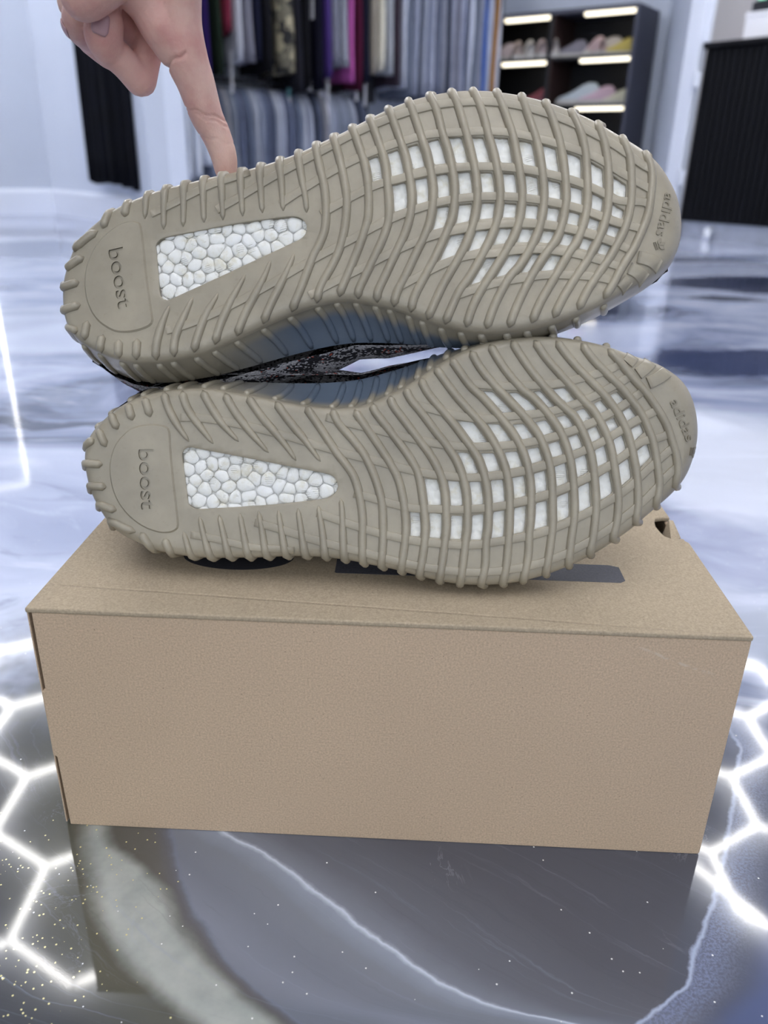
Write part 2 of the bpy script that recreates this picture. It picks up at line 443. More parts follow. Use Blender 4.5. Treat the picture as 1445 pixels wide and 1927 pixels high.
# right light: cell centres relative to its origin
cellsR = [(w * (i + 0.5 * (j % 2)), 1.5 * E_R * j) for j in range(1, 5) for i in range(1 if j == 1 else 0, 3)]
hexr = hex_light('hexagon_light', 'hexagon LED tube grid on the ceiling, mirrored in the floor right of the box', (1.98 - w / 2 - w + 0.02, 3.33 - 1.5 * E_R * 2, 0), E_R, cellsR, 0.0)
V, Fc = tube_geo([(1.46 - hexr.location.x, 3.04 - hexr.location.y, 0), (1.90 - hexr.location.x, 2.40 - hexr.location.y, 0)], 0.013, seg=8)
mesh_obj('border_tube', V, Fc, M['tube'], hexr)
E_L = 0.40; wl = E_L * math.sqrt(3)
cellsL = [(wl * (i + 0.5 * (j % 2)), 1.5 * E_L * j) for j in range(0, 5) for i in range(0, 3)]
hex_light('hexagon_light', 'hexagon LED tube grid on the ceiling, mirrored in the floor left of the box', (-1.94 - wl * 1.0, 3.39 + E_L - 1.5 * E_L * 2, 0), E_L, cellsL, 0.0)
E_C = 0.38; wc = E_C * math.sqrt(3)
hex_light('hexagon_light', 'hexagon grid of white LED tubes on the ceiling above the camera', (-wc, -0.2 - 1.5 * E_C * 2, 0), E_C, [(wc * (i + 0.5 * (j % 2)), 1.5 * E_C * j) for j in range(0, 5) for i in range(0, 3)], 0.0, 'tube_dim')  # unseen extra fixture, added to brighten the upper sole from above
# lit rectangular tube frame on the left wall (its reflection is the bright streak on the floor)
fr_root = empty('led_wall_frame', (-2.43, 4.99, 0)); tag(fr_root, 'upright LED light frame on the left wall, mirrored as a bright streak', 'wall light')
dl = (np.array(PL) - np.array(P0)); dl /= np.linalg.norm(dl)
for nm, a, b in (('upright', (0, 0, 0.012), (0, 0, 1.70)), ('crossbar', (0, 0, 1.71), (dl[0] * 0.9, dl[1] * 0.9, 1.71)), ('upright', (dl[0] * 0.9, dl[1] * 0.9, 0.012), (dl[0] * 0.9, dl[1] * 0.9, 1.70))):
    V, Fc = tube_geo([a, b], 0.005, seg=8); mesh_obj(nm, V, Fc, M['tube2'], fr_root)

HAND = {'index': [[-0.089, 0.4665, 0.3406, 0.0049], [-0.0897, 0.466, 0.3459, 0.0063], [-0.0906, 0.4655, 0.3533, 0.0071], [-0.0941, 0.465, 0.3635, 0.0079], [-0.0981, 0.464, 0.3719, 0.0087], [-0.1021, 0.462, 0.3867, 0.0099], [-0.1052, 0.46, 0.3967, 0.0108], [-0.1067, 0.458, 0.412, 0.0106], [-0.1059, 0.456, 0.4284, 0.0114]], 'web': [[-0.1114, 0.458, 0.4011, 0.0091], [-0.1156, 0.456, 0.4099, 0.0106], [-0.1212, 0.454, 0.4194, 0.0104], [-0.127, 0.45, 0.427, 0.0112], [-0.1297, 0.452, 0.438, 0.0127]], 'middle_a': [[-0.12, 0.474, 0.429, 0.0092], [-0.1264, 0.476, 0.4105, 0.0083], [-0.1304, 0.475, 0.3982, 0.0078], [-0.1329, 0.473, 0.3877, 0.0076]], 'middle_b': [[-0.1335, 0.47, 0.387, 0.0072], [-0.1386, 0.465, 0.3947, 0.0077], [-0.1447, 0.46, 0.4006, 0.0081]], 'middle_c': [[-0.1445, 0.458, 0.4014, 0.0086], [-0.1448, 0.455, 0.4061, 0.0095], [-0.1422, 0.453, 0.4131, 0.0086], [-0.1407, 0.453, 0.4173, 0.0068]], 'ring': [[-0.1607, 0.482, 0.4069, 0.0067], [-0.1594, 0.466, 0.4118, 0.0089], [-0.1553, 0.46, 0.4179, 0.009], [-0.1525, 0.462, 0.4263, 0.0089]], 'ring_b': [[-0.162, 0.486, 0.4074, 0.0074], [-0.1472, 0.49, 0.3995, 0.0075], [-0.1322, 0.484, 0.4162, 0.0078], [-0.1233, 0.478, 0.4341, 0.0081]], 'pinky': [[-0.166, 0.476, 0.4219, 0.0074], [-0.1633, 0.476, 0.433, 0.0076], [-0.1532, 0.49, 0.4215, 0.0073], [-0.1352, 0.482, 0.4346, 0.0076]], 'thumb': [[-0.1464, 0.437, 0.4197, 0.0112], [-0.1364, 0.437, 0.4256, 0.0114], [-0.1239, 0.446, 0.44, 0.013], [-0.1086, 0.452, 0.4611, 0.0163]], 'palm': [[-0.1083, 0.462, 0.436, 0.0135], [-0.1086, 0.466, 0.4583, 0.017], [-0.1065, 0.47, 0.48, 0.0198]], 'palm_b': [[-0.1314, 0.47, 0.437, 0.0127], [-0.1238, 0.47, 0.4589, 0.0171], [-0.1077, 0.47, 0.48, 0.0203]], 'palm_c': [[-0.1498, 0.476, 0.4333, 0.0113], [-0.1351, 0.472, 0.457, 0.0162], [-0.1141, 0.47, 0.4799, 0.0198]], 'fill': [[-0.1407, 0.468, 0.4157, 0.0065], [-0.1369, 0.474, 0.4095, 0.0055], [-0.1339, 0.477, 0.4028, 0.0045]], 'wrist': [[-0.1079, 0.47, 0.478, 0.0208], [-0.1036, 0.468, 0.4935, 0.0199], [-0.0984, 0.462, 0.5088, 0.0202]]}
HAND_SMOOTH = 5
ARCH_FLARE = 0.55
UPPER_BULGE = 0.008
SHOE_B_SHIFT = (0, 0, 0)
SHOE_T_SHIFT = (0, 0, 0)
TOE_PADS = [((92, -26), (97, -29)), ((87, -31), (91, -36)), ((80, -37), (83, -42))]

CREASES = [((-0.0978, 0.457, 0.3722), (0.25, 0, 1), 0.014, 0.0007, 0.0005), ((-0.0968, 0.457, 0.3700), (0.32, 0, 1), 0.014, 0.0004, 0.0005),
           ((-0.1135, 0.450, 0.3935), (-0.5, 0, 1), 0.012, 0.0010, 0.0007), ((-0.093, 0.459, 0.3600), (0.2, 0, 1), 0.012, 0.0003, 0.0005)]

NAILS = [('middle_c', 1.75, (0.12, -1.0, 0.0), 0.46, 0.0050), ('ring', 1, (-0.55, -0.85, 0.0), 0.42, 0.0048)]
SHOE_K = 0.9865     # true size of the pair

# ------------------------------------------------------------------ cardboard box
def cardboard(name, c, scratches=False):
    k = NT(name); P = k.coord()
    fib = k.noise(k.mapping(P, (1, 1, 1)), 900, 5, 0.75)
    blot = k.noise(P, 60, 4, 0.6); wide = k.noise(P, 9, 2)
    d = tuple(x * 0.70 for x in c[:3]) + (1,); l = tuple(x * 1.32 for x in c[:3]) + (1,)
    col = k.ramp(fib, [(0.30, d), (0.5, c), (0.72, l)])
    col = k.mix(k.maprange(blot, 0.35, 0.65, 0, 0.22), col, c)
    col = k.mix(k.maprange(wide, 0.35, 0.7, 0, 0.12), col, d)
    dots = k.math('MULTIPLY', k.math('LESS_THAN', k.voronoi(P, 260), 0.07), k.math('GREATER_THAN', k.noise(P, 40, 2), 0.55))
    col = k.mix(k.math('MULTIPLY', dots, 0.6), col, lin(70, 58, 48))
    if scratches:
        sep = k.n('ShaderNodeSeparateXYZ'); k.L.new(P, sep.inputs[0])
        u = k.math('ADD', k.math('MULTIPLY', k.math('SUBTRACT', sep.outputs[0], 0.307), 0.37), k.math('SUBTRACT', sep.outputs[2], 0.1345))
        u = k.math('ADD', u, k.math('MULTIPLY', k.math('SUBTRACT', k.noise(P, 150, 3), 0.5), 0.004))
        sc = k.math('MULTIPLY', k.maprange(k.math('ABSOLUTE', u), 0.0011, 0.0003), k.math('MULTIPLY', k.maprange(sep.outputs[0], 0.303, 0.312), k.maprange(sep.outputs[0], 0.352, 0.34)))
        sc = k.math('MULTIPLY', sc, k.maprange(k.noise(P, 220, 2), 0.4, 0.6))
        col = k.mix(k.math('MULTIPLY', sc, 0.7), col, lin(205, 190, 170))
    h = k.math('ADD', k.math('MULTIPLY', fib, 0.00006), k.math('MULTIPLY', blot, 0.0001))
    if not scratches:
        sep = k.n('ShaderNodeSeparateXYZ'); k.L.new(P, sep.inputs[0])
        cr = k.math('SUBTRACT', sep.outputs[1], k.math('SUBTRACT', 0.0245, k.math('MULTIPLY', sep.outputs[0], 0.066)))
        cr = k.math('ADD', cr, k.math('MULTIPLY', k.math('SUBTRACT', k.noise(P, 30, 2), 0.5), 0.0015))
        h = k.math('SUBTRACT', h, k.math('MULTIPLY', k.maprange(k.math('ABSOLUTE', cr), 0.0016, 0.0), 0.0005))
    b = k.n('ShaderNodeBump'); k.L.new(h, b.inputs['Height']); b.inputs['Strength'].default_value = 0.8; b.inputs['Distance'].default_value = 1.0
    k.set(color=col, rough=0.82, normal=b.outputs[0], spec=0.3)
    return k.m
M['card'] = cardboard('brown_cardboard', lin(196, 172, 145), True)
M['card_top'] = cardboard('brown_cardboard_lid', lin(172, 156, 132))  # same cardboard as the front, darkened to offset the strong overhead light
M['card_dark'] = plain('corrugated_core', lin(150, 125, 98), 0.9)
M['ink'] = plain('black_print', lin(46, 46, 52), 0.65, var=(700, 0.25))  # same print as the bar, shade at the left put into its colour
M['ink2'] = plain('charcoal_print', lin(70, 70, 77), 0.65, var=(700, 0.25))

BW, BD, BH, TH = 0.36, 0.22, 0.144, 0.003
box = empty('shoe_box', (-0.1787, 0.3409, 0), -0.0321)
tag(box, 'brown cardboard shoe box on the marbled floor carrying the two shoes', 'box')
def rounded_plate(name, poly, axis, lo, hi, mat, bev=0.0012, parent=None):
    """polygon in the plane, extruded along axis ('y' or 'z' or 'x') with small bevel"""
    v, f = prism(poly, lo, hi)
    if axis == 'y': v = [(a, c, b) for a, b, c in v]
    if axis == 'x': v = [(c, a, b) for a, b, c in v]
    bm = bmesh.new(); vs = [bm.verts.new(p) for p in v]
    for q in f: bm.faces.new([vs[i] for i in q])
    bmesh.ops.recalc_face_normals(bm, faces=bm.faces[:])
    if bev: bmesh.ops.bevel(bm, geom=[e for e in bm.edges if e.calc_face_angle(0) > 1.0], offset=bev, segments=3, profile=0.55, affect='EDGES')
    o = bm_obj(name, bm, mat, parent or box)
    return o
# front with the stepped left edge that shows the corrugated layers
front = [(0.0028, 0.0), (BW - 0.0008, 0.0), (BW, 0.0015), (BW, BH - 0.0030), (0.0028, BH - 0.0030), (0.0026, 0.0945), (0.0006, 0.0925), (0.0002, 0.0508), (0.0022, 0.0488)]
rounded_plate('front_panel', front, 'y', 0.0, TH, M['card'], 0.0008)
rounded_plate('back_panel', [(0, 0), (BW, 0), (BW, BH - 0.003), (0, BH - 0.003)], 'y', BD - TH, BD, M['card'])
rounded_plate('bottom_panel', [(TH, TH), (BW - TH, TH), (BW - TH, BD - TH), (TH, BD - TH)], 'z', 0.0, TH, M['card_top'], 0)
rounded_plate('side_panel', [(TH + 0.0003, 0.0), (BD - TH - 0.0003, 0.0), (BD - TH - 0.0003, BH - 0.0031), (TH + 0.0003, BH - 0.0031)], 'x', BW - TH, BW - 0.0004, M['card'])
# left side: two cardboard layers with a gap between them
rounded_plate('side_layer', [(0.0012, 0.001), (BD - TH - 0.0003, 0.001), (BD - TH - 0.0003, BH - 0.0031), (0.0012, BH - 0.0031)], 'x', 0.0000, 0.0007, M['card'], 0)
rounded_plate('side_layer', [(0.0046, 0.0032), (BD - TH - 0.0003, 0.0032), (BD - TH - 0.0003, BH - 0.004), (0.0046, BH - 0.004)], 'x', 0.0014, 0.0021, M['card_dark'], 0)
# lid with hand notch at its right end and the slit beside it
lid_out = [(0.0, -0.0006), (BW + 0.0003, -0.0006), (BW + 0.0012, 0.1035), (BW - 0.0005, 0.1060), (BW - 0.0005, 0.1092), (BW - 0.0085, 0.1092), (BW - 0.0112, 0.1120), (BW - 0.0122, 0.1170), (BW - 0.0130, 0.1262), (BW - 0.0118, 0.1335), (BW - 0.0098, 0.1384), (BW - 0.0050, 0.1402), (BW, 0.1402), (BW, BD), (0, BD)]
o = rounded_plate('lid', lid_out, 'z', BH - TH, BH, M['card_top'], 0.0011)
# torn flap standing in the notch
vs = [(0.3520, 0.110, BH - 0.001), (0.3560, 0.1095, BH - 0.0005), (0.3535, 0.132, BH - 0.010), (0.3572, 0.134, BH + 0.0012), (0.3600, 0.134, BH + 0.0008), (0.3586, 0.112, BH - 0.001), (0.3608, 0.1365, BH - 0.010)]
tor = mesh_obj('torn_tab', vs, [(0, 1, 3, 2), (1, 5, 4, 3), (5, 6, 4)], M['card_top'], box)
sm = tor.modifiers.new('thick', 'SOLIDIFY'); sm.thickness = 0.0014
tor['label'] = 'torn cardboard tab in the finger notch'
tab2 = mesh_obj('notch_wall', [(0.3465, 0.1095, BH - 0.004), (0.359, 0.1405, BH - 0.004), (0.3465, 0.1405, BH - 0.004), (0.359, 0.1095, BH - 0.06), (0.3465, 0.1095, BH - 0.06)], [(0, 3, 4)], M['card_dark'], box)
bpy.data.objects.remove(tab2)
# lid print: half hidden oval and long bar, oval's shade painted as darker ink
def flat(name, poly, z, mat):
    v, f = prism(poly, z, z + 0.00012); return mesh_obj(name, v, f, mat, box)
flat('printed_oval', [(0.0945 + 0.0315 * math.cos(a), 0.0640 + 0.0165 * math.sin(a)) for a in np.linspace(0, 2 * math.pi, 48, endpoint=False)], BH, M['ink'])
flat('printed_bar', [(0.1508, 0.0490), (0.1516, 0.0482), (0.3073, 0.0491), (0.3103, 0.0517), (0.3103, 0.0673), (0.3052, 0.0695), (0.1516, 0.0695), (0.1506, 0.0686)], BH, M['ink2'])

